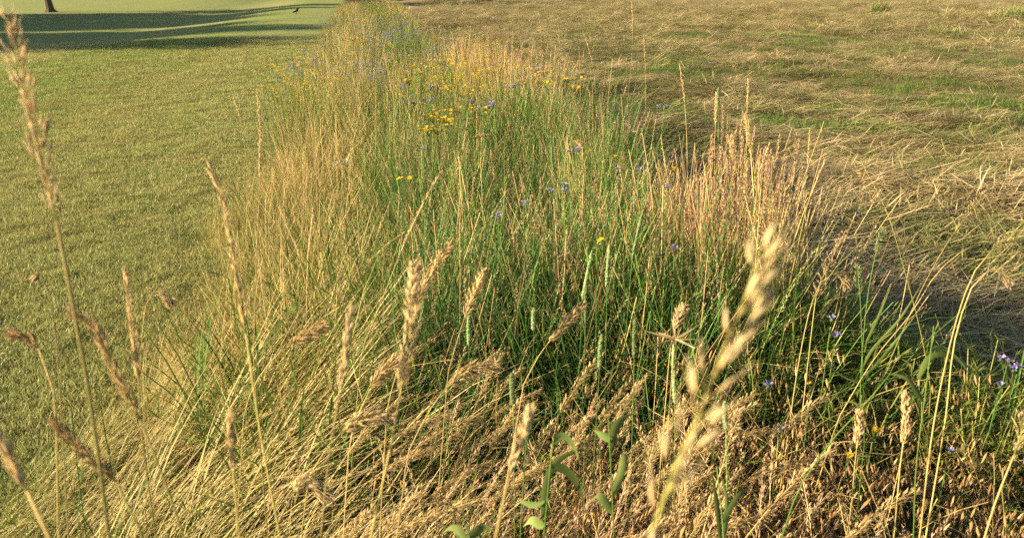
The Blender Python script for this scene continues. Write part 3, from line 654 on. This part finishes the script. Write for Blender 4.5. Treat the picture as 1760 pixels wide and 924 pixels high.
def put_leaf(t, base, path, W, mat='freshleaf', name='leaf'):
    mb = MB(); p = resample(path, 16); q = np.linspace(0, 1, 16); wd = W * np.minimum(1, (1 - q) * 2.0 + .03) * np.minimum(1, q * 4 + .45)
    tn = np.gradient(p, axis=0); sd_ = np.cross(tn.mean(0), [.2, -.6, .8]); mb.ribbon(p, wd, mat, rnd.random(), side=sd_ / np.linalg.norm(sd_), fold=.16); return ob(name, mb.mesh(name, base, True), t)

G1 = 'tall oat grass stems close to the camera'
hero('oat_grass_stem', 'tall blurred straw oat grass at the far left, reaching highest in the picture', [(12, 32), (40, 130), (64, 210), (74, 280), (96, 372), (106, 440), (122, 505), (142, 610), (165, 750), (188, 924)], .5, .46, 'oat', 'strawgreen', .0014, G1)
hero('oat_grass_stem', 'pale oat grass with large blurred spikelets, nearest the camera at the lower right', [(1306, 438), (1278, 520), (1240, 610), (1200, 715), (1160, 805), (1118, 924)], .29, .97, 'bigoat', 'pale', .0011, G1, side=(.35, .1, .1))
hero('oat_grass_stem', 'slender blurred golden stem second from the left, tip bending left', [(358, 282), (383, 345), (400, 430), (418, 540), (432, 640), (452, 770), (482, 924)], .72, .55, 'slim', 'strawgreen', .0011, G1)
hero('oat_grass_stem', 'blurred golden seed head over the lawn edge at the lower left', [(216, 470), (227, 560), (238, 640), (242, 730), (268, 924)], .78, .55, 'slim', 'strawgreen', .001, G1)
hero('oat_grass_stem', 'blurred golden head cut by the left frame edge at the bottom', [(-14, 735), (20, 790), (55, 860), (95, 940)], .45, .6, 'slim', 'straw', .0011, G1)
hero('oat_grass_stem', 'blurred upright golden panicle left of the large fluffy head', [(712, 462), (706, 560), (692, 650), (676, 745), (636, 930)], .68, .58, 'palefluff', 'strawgreen', .0014, G1)
hero('oat_grass_stem', 'short blurred pointed head standing over the lodged straw, lower centre left', [(603, 540), (592, 620), (580, 700), (566, 780), (550, 930)], .66, .42, 'slim', 'straw', .0011, G1)
hero('oat_grass_stem', 'small blurred stubby head near the bottom edge, left of centre', [(396, 722), (400, 790), (404, 850), (412, 930)], .66, .48, 'slim', 'straw', .001, G1)
hero('oat_grass_stem', 'blurred bare looking tan stem at the bottom edge, just right of the centre', [(908, 712), (882, 790), (862, 870), (850, 930)], .55, .45, 'slim', 'straw', .0012, G1)
G2 = 'brown arching panicles at the lower left'
hero('brown_grass_stem', 'dark brown arching panicle crossing the tall left stem, upper of two', [(128, 540), (165, 570), (196, 630), (240, 720), (285, 830), (320, 930)], .62, .6, 'brown', 'strawgreen', .001, G2)
hero('brown_grass_stem', 'dark brown arching panicle crossing the tall left stem, lower of two', [(96, 728), (150, 782), (205, 835), (250, 930)], .62, .62, 'brown', 'strawgreen', .001, G2)
hero('brown_grass_stem', 'greyish tan drooping head over the lawn at the left edge', [(28, 575), (60, 590), (85, 640), (96, 720), (100, 930)], .75, .3, 'brown', 'straw', .0009, G2)
hero('hooked_stem', 'thin dead white stem with a hooked tip on the lawn side', [(66, 468), (74, 464), (86, 510), (95, 570), (104, 690), (118, 930)], .9, .1, 'slim', 'straw', .0008)
G3 = 'tall single stems standing above the strip'
singles = [([(443, 158), (447, 230), (446, 330), (440, 470), (436, 620)], 1.5, .45, 'slim', 'tall narrow tan head standing alone against the lawn'),
    ([(402, 170), (412, 200), (420, 250), (432, 330)], 3.2, .35, 'slim', 'thin reddish stem leaning left against the lawn'),
    ([(525, 165), (533, 200), (541, 250), (545, 330)], 4.4, .5, 'slim', 'reddish brown head at the lawn edge of the strip, upper left'),
    ([(756, 298), (722, 360), (690, 430), (655, 520), (622, 600)], 1.7, .5, 'slim', 'long slim tan head leaning right across the green grass'),
    ([(1168, 112), (1175, 160), (1180, 230), (1182, 330)], 3.2, .45, 'slim', 'tall tan head rising in front of the green patch of the hay field'),
    ([(1286, 138), (1284, 190), (1283, 260), (1284, 340)], 3.1, .3, 'slim', 'thin pale stem rising above the tan stand, right of the middle'),
    ([(1106, 60), (1108, 90), (1109, 130), (1110, 200)], 5.2, .45, 'slim', 'short tan head tip standing out against the upper hay field'),
    ([(926, 22), (930, 70), (932, 110), (934, 160)], 7.5, .4, 'slim', 'narrow head above the orange tan stand near the top edge'),
    ([(960, 42), (962, 80), (964, 120), (966, 170)], 7.5, .4, 'slim', 'pale head next right of the narrow one near the top edge'),
    ([(1002, 55), (1012, 85), (1020, 120), (1026, 180)], 6.4, .5, 'slim', 'reddish head leaning left above the orange tan stand'),
    ([(1086, 5), (1087, 50), (1086, 95), (1080, 160)], 5.0, .4, 'slim', 'longest thin stem reaching up to the top edge of the hay'),
    ([(830, 42), (838, 70), (846, 105), (850, 150)], 8.0, .4, 'open', 'forked pale stem at the top of the strip beside the hay'),
    ([(1232, 160), (1230, 205), (1228, 260), (1228, 360)], 3.0, .4, 'palefluff', 'pale green head just left of the tan stand'),
    ([(1282, 198), (1290, 250), (1298, 310), (1304, 420)], 2.7, .45, 'fluff', 'thick pinkish tan head, highest of the stand beside the mown hay'),
    ([(1370, 232), (1366, 280), (1360, 330), (1352, 440)], 2.75, .35, 'palefluff', 'pale blunt head near the right edge of the tan stand'),
    ([(1392, 225), (1389, 270), (1384, 320), (1372, 450)], 2.8, .45, 'slim', 'rightmost tall stem of the tan stand, beside the shaded hay'),
    ([(1255, 235), (1262, 270), (1272, 330), (1284, 430)], 2.7, .4, 'fluff', 'pinkish feathery head leaning left in the tan stand')]
for pts, d, hf, kd, lb in singles: hero('single_grass_stem', lb, pts, d, hf, kd, 'tallstraw', .0011, G3)
G4 = 'arching stems over the hay at the right'
hero('nodding_brome', 'bent brome head with hanging pale spikelets over the shaded hay', [(1480, 278), (1500, 315), (1520, 355), (1532, 385), (1552, 455), (1580, 560), (1600, 660)], 1.9, .42, 'nod', 'strawgreen', .0010, G4)
hero('arching_stem', 'straight straw stem slanting up right over the shaded hay', [(1692, 335), (1640, 400), (1598, 470), (1562, 545), (1520, 640), (1478, 720)], 1.7, .2, 'open', 'straw', .0012, G4)
hero('arching_stem', 'arching straw stem whose loose head bends over to the right edge', [(1762, 396), (1720, 405), (1660, 428), (1610, 470), (1565, 540), (1500, 620), (1440, 720)], 1.6, .28, 'open', 'straw', .0012, G4)
hero('arching_stem', 'pale reddish stem curving to the right edge with a loose head', [(1772, 408), (1725, 418), (1682, 455), (1650, 530), (1622, 640), (1600, 760), (1580, 930)], 1.25, .25, 'open', 'straw', .0014, G4)
hero('arching_stem', 'long thin straw stem with forked drooping head at the right edge', [(1738, 480), (1705, 462), (1672, 490), (1640, 590), (1625, 720), (1590, 930)], 1.2, .22, 'open', 'tallstraw', .0012, G4)
hero('arching_stem', 'slanting pair of brown stems in the bottom right corner', [(1764, 715), (1740, 790), (1715, 850), (1690, 930)], 1.0, .3, 'open', 'straw', .0016, G4)
hero('comb_headed_stem', 'fresh green comb shaped head above the shaded hay', [(1518, 394), (1510, 420), (1502, 450), (1490, 520), (1480, 640), (1478, 760)], 1.6, .33, 'comb', 'green', .0010, None, [([(1484, 600), (1510, 545), (1528, 500), (1535, 480)], .006), ([(1478, 640), (1500, 600), (1545, 550), (1588, 482)], .006), ([(1480, 660), (1440, 640), (1400, 600)], .005)])
hero('comb_headed_stem', 'smaller green comb head left of the fresh green one', [(1474, 456), (1476, 485), (1479, 520), (1482, 600), (1486, 760)], 1.55, .36, 'comb', 'green', .0010, None, [([(1484, 650), (1520, 610), (1575, 540)], .005)])
hero('dock_stem', 'reddish brown loosely branched seed head by the shaded hay', [(1450, 402), (1432, 440), (1408, 490), (1390, 540), (1370, 640), (1350, 780)], 1.7, .5, 'red', 'straw', .0014)
hero('dock_stem', 'hooked pale stem beside the reddish seed head', [(1455, 490), (1440, 472), (1420, 474), (1405, 500), (1396, 560), (1380, 700)], 1.7, .3, 'open', 'straw', .001)
hero('fluffy_headed_stem', 'upright soft tan head in the leafy herbs at the lower right', [(1557, 680), (1556, 740), (1549, 782), (1542, 860), (1536, 930)], 1.15, .42, 'palefluff', 'strawgreen', .0011)
hero('fluffy_headed_stem', 'smaller upright soft head left of the taller one in the herbs', [(1477, 712), (1474, 755), (1470, 790), (1464, 860), (1455, 930)], 1.15, .36, 'palefluff', 'strawgreen', .0009)
# green plants built leaf by leaf
def leafy(label, stem, d, leaves, W=.009, srad=.0016):
    path = to_ground(px_path([(a, b, d) for a, b in stem])); base = path[-1].copy(); t = thing('broad_leaved_plant', label, 'grass plant', base)
    st = MB(); st.tube(resample(path[::-1], 24), np.linspace(srad, srad * .6, 24), 'green', .6, 6); ob('stem', st.mesh('stem', base, True), t)
    for lf in leaves: put_leaf(t, base, px_path([(a, b, d + (i * .015)) for i, (a, b) in enumerate(lf)]), W * rnd.uniform(.85, 1.15))
leafy('fresh green grass with broad arching leaves at the bottom, right of centre', [(952, 752), (944, 820), (934, 930)], 1.0, [[(932, 885), (940, 825), (962, 788), (1000, 772), (1022, 778)], [(948, 800), (975, 808), (998, 838), (1006, 876)], [(950, 762), (968, 748), (988, 766), (998, 800)], [(936, 860), (918, 866), (900, 862), (892, 858)], [(934, 905), (912, 892), (898, 905)]], .011)
leafy('green grass with an upcurved broad leaf, beside the large pale oat head', [(1046, 720), (1050, 800), (1056, 930)], 1.1, [[(1050, 775), (1056, 740), (1070, 718), (1092, 710)], [(1050, 756), (1035, 745), (1020, 738)], [(1052, 850), (1066, 820), (1075, 780), (1090, 800)], [(1054, 880), (1030, 850), (1014, 860)]], .012)
leafy('green grass with a wide leaf bowed over, right of the leafy herbs', [(1605, 560), (1590, 680), (1575, 800), (1570, 930)], 1.35, [[(1578, 650), (1600, 612), (1640, 612), (1675, 640), (1690, 672)], [(1600, 600), (1625, 598), (1655, 625), (1672, 655)], [(1588, 690), (1560, 650), (1520, 640)]], .012)
leafy('green grass with stiff upright leaves at the bottom, below the pale oat head', [(1232, 800), (1238, 860), (1246, 930)], 1.0, [[(1240, 930), (1232, 860), (1222, 800)], [(1244, 930), (1250, 860), (1238, 812)], [(1240, 900), (1270, 850), (1290, 840)]], .008)
leafy('bright green curled leaf tips poking in at the bottom edge', [(800, 900), (806, 915), (812, 930)], .95, [[(800, 926), (786, 908), (770, 906), (756, 922)], [(806, 925), (830, 905), (850, 912)]], .010)
leafy('green stem slanting down left through the lower right herbs', [(1532, 640), (1480, 702), (1425, 762), (1370, 842)], 1.15, [[(1480, 702), (1466, 690), (1440, 692)]], .004)
# timothy, each placed by hand
tim = [((1104, 366), (1086, 452), (1070, 640), 'leaning furthest right, uppermost of its kind'), ((1018, 430), (1001, 522), (992, 700), 'with a yellow flower at its tip'), ((1048, 418), (1043, 505), (1040, 680), 'right next to the yellow flower'),
    ((1008, 484), (1006, 562), (1000, 720), 'in the middle, below two others'), ((1092, 546), (1090, 622), (1085, 800), 'alone in the dark gap at the middle'), ((807, 516), (806, 602), (806, 880), 'leftmost and palest, in front of lodged straw'),
    ((918, 528), (917, 572), (914, 720), 'short and slim left of the dark gap'), ((1034, 574), (1030, 640), (1020, 800), 'short, in front of the brown brome'), ((1158, 588), (1160, 700), (1160, 850), 'thick, grey and weathered, near the starry dry head'), 
    ((1246, 688), (1248, 745), (1250, 880), 'grey, behind the large pale oat head'), ((880, 640), (882, 700), (884, 850), 'faint and small at the lower centre'), ((912, 716), (905, 760), (896, 880), 'low down near the broad arching leaves'),
    ((1235, 150), (1235, 190), (1234, 260), 'far off and thin beside the tan stand'), ((948, 248), (952, 300), (956, 380), 'thin, in the upper middle among blue flowers')]
for i, (a, b, c, lb) in enumerate(tim):
    d = 3.0 if i > 11 else np.interp(a[1], [360, 480, 600, 700], [2.2, 1.9, 1.5, 1.2])
    hero('timothy_stem', 'green cylindrical timothy head, ' + lb, [(*a, d), ((a[0] + b[0]) / 2 - 1, (a[1] + b[1]) / 2, d), (*b, d), ((b[0] + c[0]) / 2, (b[1] + c[1]) / 2, d), (*c, d)], d, .47, 'spike', 'green', .0010, 'timothy grass heads')
# fluffy heads placed by hand, large first
fl2 = [([(772, 422), (735, 480), (708, 540), (690, 610), (665, 700)], 1.3, .62, 'biggest fluffy tan seed head, leaning right at the centre left'), ([(832, 468), (808, 520), (790, 572), (770, 640)], 1.45, .5, 'fluffy tan head right of the biggest one'),
    ([(556, 560), (520, 580), (485, 602), (450, 640), (420, 700)], 1.3, .45, 'pale arched head lying over the straw left of centre'), ([(1002, 524), (968, 560), (930, 605), (900, 660)], 1.5, .55, 'fluffy tan head below the timothy spikes, leaning right'),
    ([(852, 628), (810, 636), (765, 668), (730, 720), (700, 780)], 1.15, .5, 'long pale head bent flat toward the right, lower centre'), ([(668, 716), (620, 722), (570, 760), (530, 820)], 1.05, .55, 'whitish bent head over the brown tangle, lower centre left'),
    ([(560, 850), (520, 835), (490, 870), (470, 920)], 1.0, .5, 'soft cream head close to the bottom edge'), ([(1174, 530), (1162, 560), (1152, 600), (1145, 680)], 1.5, .4, 'brown pointed head just above the starry dry head'),
    ([(680, 620), (650, 650), (625, 690), (600, 760)], 1.15, .5, 'fluffy head just below the biggest one'), ([(840, 232), (815, 236), (800, 255), (790, 300)], 3.4, .4, 'pale hooked head beside the yellow flowers'),
    ([(998, 248), (985, 244), (974, 256), (968, 320)], 3.0, .35, 'small curled pale head beside the blue flowers'), ([(292, 520), (270, 503), (254, 512), (246, 560), (240, 640)], 1.7, .35, 'pale curled head drooping at the lawn edge')]
for pts, d, hf, lb in fl2: hero('fluffy_headed_stem', lb, pts, d, hf, 'fluff', 'straw', .0011, 'soft tan seed heads')
# starry dry head
c0 = at_d(1160, 582, 1.45); t = thing('dry_star_head', 'dry bleached head with stiff spreading bracts at the lower middle', 'seed head', (c0[0], c0[1] - .02, 0))
mb = MB(); mb.tube(spline([np.array([0, 0, 0.]), np.array([0, .005, c0[2] * .5]), np.array([0, .02, c0[2]])], 8), .0014, 'straw', .4, 5); ob('stem', mb.mesh('stem'), t)
for i in range(11):
    a = i / 11 * 6.283 + rnd.uniform(-.2, .2); e = np.array([math.cos(a) * .06, -.01 + math.sin(a) * .03, .022 * math.sin(a) + rnd.uniform(-.005, .02)]) * rnd.uniform(.6, 1.1); mb = MB()
    mb.ribbon(np.array([np.array([0, .02, c0[2]]) + e * q for q in (0, .3, .7, 1)]), np.array([.002, .005, .003, .0004]), 'pale', rnd.random(), side=np.array([-math.sin(a), 0, math.cos(a)]), fold=.2); ob('bract', mb.mesh('bract'), t)
# repeats: the stand of tan stems, the fluffy tangle, the brome
def kinds_of(n, build):
    out = []
    for i in range(n): out.append(build(i))
    return out
def proto_thing(name, cat, stem, head):
    t = thing(name, 'x', cat, (0, 0, 0)); ob('stem', stem.mesh('stem'), t)
    if head is not None: ob('seed_head', head.mesh('seed_head'), t)
    return t
def b_upright(i):
    pa = curve(rnd.uniform(.68, .90), rnd.uniform(0, .07), rnd.uniform(.0, .15), 0, 12, 1.5, (0, 0, 0), .012); s1 = MB(); s1.tube(pa, np.linspace(.0014, .0008, 12), 'tallstraw', rnd.random(), 4)
    blade(s1, .22, .004, .3, .9, rnd.uniform(0, 6), 'tallstraw', pa[5]); h1 = MB(); panicle(h1, resample(pa, 30)[-5:], 90, .0105, .0028, 'tan', .009, .36, .05, k=3); return proto_thing('tan_grass_stem', 'grass stem', s1, h1)
def b_fluff(i):
    pa = curve(rnd.uniform(.6, .8), rnd.uniform(.15, .35), rnd.uniform(.6, 1.3), 0, 14, 1.6, (0, 0, 0), .02); s1 = MB(); s1.tube(pa, np.linspace(.0013, .0008, 14), 'straw', rnd.random(), 4)
    h1 = MB(); panicle(h1, pa[-4:], 150, .0115, .0029, 'pale', .015, .5, .3, k=3); return proto_thing('soft_seed_stem', 'grass stem', s1, h1)
def b_brome(i):
    pa = curve(rnd.uniform(.52, .74), rnd.uniform(.05, .3), rnd.uniform(.8, 2.0), 0, 12, 1.7, (0, 0, 0), .02); s1 = MB(); s1.tube(pa, np.linspace(.0012, .0006, 12), 'straw', rnd.random(), 4)
    t = proto_thing('drooping_brome', 'grass stem', s1, None); spikelets(t, np.zeros(3), pa[-6:], 18, .031, 'brome', 'brome', .21, .038, .6, 3.0, .2); return t
def place(protos, spots, labelf, group, scale=(.85, 1.1)):
    used = set()
    for x, y, rz in spots:
        i = rnd.randrange(len(protos)); o = protos[i] if i not in used else copy_tree(protos[i]); used.add(i)
        o.location = (x, y, float(height(x, y)) - .01); o.rotation_euler = (rnd.gauss(0, .04), rnd.gauss(0, .04), rz); s_ = rnd.uniform(*scale); o.scale = (s_, s_, s_); o['label'] = labelf(x, y) if callable(labelf) else labelf; o['group'] = group
    for i, p in enumerate(protos):
        if i not in used:
            for ch in list(p.children_recursive): bpy.data.objects.remove(ch)
            bpy.data.objects.remove(p)
sp = []
while len(sp) < 95:
    y = rnd.uniform(2.35, 3.7); x = y * rnd.triangular(.235, .40, .345); x = min(x, 1.12); sp.append((x, y, rnd.uniform(0, 6.3)))
place(kinds_of(8, b_upright), sp, (lambda x, y: 'tan upright stem, ' + ('front' if y < 3.1 else 'back') + ' of the stand, ' + ('at its left against the green grass' if x < .82 else ('in its middle' if x < 1.0 else 'at its right by shaded hay'))), 'tan stems of the upright stand')
sp = []
while len(sp) < 120:
    x, y = rnd.gauss(.12, .3), rnd.uniform(6.5, 9.6); sp.append((x, y, rnd.uniform(0, 6.3)))
place(kinds_of(6, b_upright), sp, (lambda x, y: 'orange tan stem in the far stand, ' + ('near' if y < 7.8 else 'rear') + ' side, ' + ('beside the yellow flowers' if x < .1 else 'toward the hay field')), 'orange tan stems of the far stand')
sp = [(rnd.uniform(-.55, .3), rnd.uniform(.85, 1.6), rnd.gauss(.55, .3)) for _ in range(75)]
place(kinds_of(8, b_fluff), sp, (lambda x, y: 'soft tan stem lodged right, ' + ('bottom' if y < 1.05 else ('middle' if y < 1.35 else 'top')) + ' of the fluffy tangle, ' + ('its left part' if x < -.25 else ('its centre' if x < .05 else 'its right part'))), 'soft grass stems of the lower tangle')
sp = [(rnd.uniform(.28, .85), rnd.uniform(.95, 1.75), rnd.uniform(0, 6.3)) for _ in range(140)]
place(kinds_of(7, b_brome), sp, (lambda x, y: 'brown nodding brome stem, ' + ('under the big pale oat head' if x < .5 else 'near the green herbs') + (', bottom edge' if y < 1.2 else (', middle of the mass' if y < 1.5 else ', top of the mass'))), 'brome stems of the lower right mass', (.8, 1.05))
# flowers, each placed where the photograph has it
def flower(name, label, px, py, h, mat, kind, group, n=6, spread=.02):
    p = at_h(px, py, h); p0 = np.array([p[0], p[1] + .03, 0.]); t = thing(name, label, 'flower', (p0[0], p0[1], float(height(p0[0], p0[1]))), group); top = p - p0; s1 = MB()
    s1.tube(spline([np.zeros(3), top * .5 + np.array([.012, 0, 0]), top - np.array([0, 0, .012 + spread * .5])], 6), .0013, 'green', .5, 5)
    for i in range(n):
        e = top + np.array([rnd.gauss(0, spread), rnd.gauss(0, spread), rnd.uniform(-.25, .25) * spread]) if n > 1 else top; 
        if n > 1: s1.tube(spline([top - np.array([0, 0, .012 + spread * .5]), (top + e) / 2 - np.array([0, 0, .008]), e], 3), .0007, 'green', .5, 3)
        mb = MB()
        if kind == 'disc': disc(mb, e, rnd.uniform(.0075, .011), mat, 8)
        elif kind == 'ragged':
            for q in range(13):
                a = q / 13 * 6.283 + rnd.uniform(-.2, .2); o = np.array([math.cos(a), math.sin(a), rnd.uniform(.2, 1.3)]); o /= np.linalg.norm(o); L = rnd.uniform(.009, .015)
                mb.ribbon([e, e + o * L * .6, e + o * L + np.array([0, 0, .002])], np.array([.0015, .0045, .003]), mat, rnd.random())
            mb.spindle(e - np.array([0, 0, .010]), [0, 0, 1], .013, .009, 'green', .5, 6, True)
        elif kind == 'flat':
            for q in range(9): disc(mb, e + np.array([rnd.gauss(0, .008), rnd.gauss(0, .008), 0]), .004, mat, 5)
        ob('flower_head', mb.mesh('flower_head'), t)
    blade(s1, .12, .008, .6, .8, rnd.uniform(0, 6), 'green', top * .5); ob('stem', s1.mesh('stem'), t)
Y = [(845, 96, 'on the left rim of the orange tan stand'), (714, 110, 'at the top left of the yellow drift'), (757, 104, 'rightmost of the upper yellow drift'), (735, 116, 'middle of the upper yellow drift'), (936, 125, 'upper of two in the orange tan stand'), (938, 141, 'brightest one, in the orange tan stand'), (982, 150, 'right of the bright one in the orange tan stand'), (978, 135, 'behind the bright one, to its right'),
    (745, 201, 'left end of the clustered drift'), (764, 192, 'top of the clustered drift'), (768, 207, 'heart of the clustered drift'), (790, 187, 'right end of the clustered drift'), (737, 221, 'lowest left of the clustered drift'), (752, 220, 'lowest middle of the clustered drift'), (775, 205, 'between the heart and right end of the drift'), (831, 191, 'single, right of the clustered drift among violet ones'), (703, 139, 'left of the drift at the upper middle'),
    (688, 308, 'alone among dry grass left of the centre'), (1055, 268, 'in front of the dark green grass, upper middle'), (1160, 288, 'by the left side of the tan stand'), (606, 66, 'leftmost of the far row near the top'), (624, 70, 'second of the far row near the top'), (640, 66, 'right of the far row near the top'), (600, 52, 'farthest back near the lawn corner'), (797, 160, 'pale, above the clustered drift'), (1026, 412, 'at the tip of a timothy spike'), (1396, 659, 'low among brown brome at the right'), (1502, 744, 'small, beside the soft tan head in the herbs'), (1458, 782, 'lowest yellow one in the herbs')]
for px, py, lb in Y:
    h = np.interp(py, [50, 110, 220, 300, 420, 660, 790], [.98, .98, .92, .84, .82, .56, .5]); big = py < 240
    flower('yellow_flower', 'yellow flower head cluster, ' + lb, px, py, h, 'yellow', 'disc', 'yellow flowers in the strip', (11 if big else (3 if py < 320 else 2)), (.035 if big else .012))
P = [(945, 327, 'left one of the pair at the centre'), (970, 318, 'upper right of the pair at the centre'), (971, 329, 'lower right of the pair at the centre'), (1062, 292, 'below the yellow flower in dark green grass'), (1098, 293, 'right of the yellow flower in dark green grass'), (1148, 325, 'near the yellow flower by the tan stand'), (1160, 430, 'low in the green grass beside the tan stand'), (857, 374, 'alone in green grass left of the centre'), (1140, 185, 'at the green edge under the hay field'),
    (700, 178, 'left of the clustered yellow drift'), (740, 174, 'just above the clustered yellow drift'), (648, 125, 'below the far yellow row'), (826, 186, 'upper right of the clustered yellow drift'), (808, 176, 'between two yellow clusters'), (728, 258, 'under the clustered yellow drift'), (690, 150, 'far left of the yellow drift'), (980, 262, 'blue one under the curled pale head'), (992, 258, 'blue one beside the curled pale head'), (745, 150, 'in the middle of the far drift'), (848, 178, 'deep in the orange tan stand'), (900, 350, 'pale one in the green grass centre'), (875, 150, 'pale one in the orange tan stand'),
    (1321, 660, 'small one over the brown brome'), (1430, 547, 'on a thin stalk beside the shaded hay'), (1437, 575, 'just under the one on a thin stalk'), (1340, 740, 'pinkish one in the lower right mass'), (1633, 776, 'pinkish one low in the right herbs'), (1720, 662, 'fading one below the pair at the right edge')]
for px, py, lb in P:
    h = np.interp(py, [100, 190, 330, 440, 560, 660, 790], [.94, .92, .84, .76, .64, .56, .48]); flower('violet_flower', 'violet ragged flower, ' + lb, px, py, h, 'purple', 'ragged', 'violet flowers in the strip', 3 if py < 240 else 1, .022)
for px, py, lb in ((1733, 620, 'left bloom of the big pair at the right edge'), (1750, 634, 'right bloom of the big pair at the right edge')): flower('knapweed_flower', 'round lilac knapweed, ' + lb, px, py, .55, 'purple', 'ragged', None, 2, .007)
for px, py, lb in ((568, 279, 'left of two in the dry grass near the lawn'), (592, 278, 'right of two in the dry grass near the lawn'), (1092, 226, 'alone above the dark green grass'), (712, 56, 'far off near the top of the strip')): flower('white_flower', 'flat white flower head, ' + lb, px, py, .74, 'white', 'flat', 'white flowers', 2, .012)
# small things on the lawn
def clod(px, py, s_, label, mat='thatch'):
    p = at_h(px, py); mb = MB(); 
    for i in range(9):
        c = np.array([rnd.gauss(0, s_ * .45), rnd.gauss(0, s_ * .2), 0]); mb.spindle(c - np.array([s_ * .3, 0, -s_ * .06]), [1, rnd.uniform(-.5, .5), rnd.uniform(-.05, .35)], s_ * rnd.uniform(.5, .8), s_ * rnd.uniform(.3, .5), 'bark', rnd.random(), 6, True)
    for i in range(14): blade(mb, s_ * 1.2, .003, rnd.uniform(.6, 1.5), .3, rnd.uniform(0, 6.3), mat, (rnd.gauss(0, s_ * .4), rnd.gauss(0, s_ * .3), 0), 4)
    ob('turf_clod', mb.mesh('turf_clod'), loc=(p[0], p[1], float(height(p[0], p[1])) + .008), label=label, cat='turf clod')
clod(461, 208, .10, 'dark dug-up clod on the lawn near the strip'); clod(52, 378, .035, 'small dark clod lying on the lawn at the left edge'); clod(345, 382, .06, 'brown turned-up tuft on the lawn beside the dry grass')
p = at_h(509, 25); p[2] = float(height(p[0], p[1])); t = thing('bird', 'small black bird standing far off on the fairway', 'bird', p)
mb = MB(); bp = spline([np.array([-.24, 0, .10]), np.array([-.12, 0, .13]), np.array([0, 0, .18]), np.array([.09, 0, .26]), np.array([.12, 0, .32]), np.array([.16, 0, .335]), np.array([.215, 0, .325])], 4)
mb.tube(bp, np.interp(np.linspace(0, 1, len(bp)), [0, .25, .45, .62, .72, .84, .9, 1], [.012, .035, .075, .06, .036, .04, .018, .004]), 'crow', .5, 10); ob('body', mb.mesh('body', None, True), t)
for sy in (-1, 1):
    mb = MB(); mb.tube(spline([np.array([0, .03 * sy, .14]), np.array([.02, .03 * sy, .07]), np.array([0, .03 * sy, .0]), np.array([.05, .035 * sy, .0])], 3), .006, 'crow', .5, 5); ob('leg', mb.mesh('leg'), t)
    mb = MB(); mb.spindle([.07, .055 * sy, .23], [-1, .0, -.42], .30, .09, 'crow', .5, 6, True); ob('wing', mb.mesh('wing'), t)
# tussocks left standing in the hay
def tussock(px, py, r, h, label):
    p = at_h(px, py); mb = MB()
    for i in range(260): 
        a = rnd.uniform(0, 6.28); q = r * math.sqrt(rnd.random()); blade(mb, h * rnd.uniform(.7, 1.2), .02, rnd.uniform(.05, .7), rnd.uniform(.2, 1.1), rnd.gauss(0, 1.3), 'regrowth' if i % 3 else 'hay', (q * math.cos(a), q * math.sin(a) * .7, 0), 4)
    ob('tussock', mb.mesh('tussock'), loc=(p[0], p[1], float(height(p[0], p[1])) - .02), label=label, cat='grass tussock', group='tussocks in the hay field')
tussock(1508, 27, .55, 1.0, 'pointed grass tussock left standing in the far hay'); tussock(1735, 37, 1.0, .75, 'wide low tussock in the far hay near the top right corner'); tussock(1622, 62, .5, .32, 'flat dark tussock in the middle of the hay field')
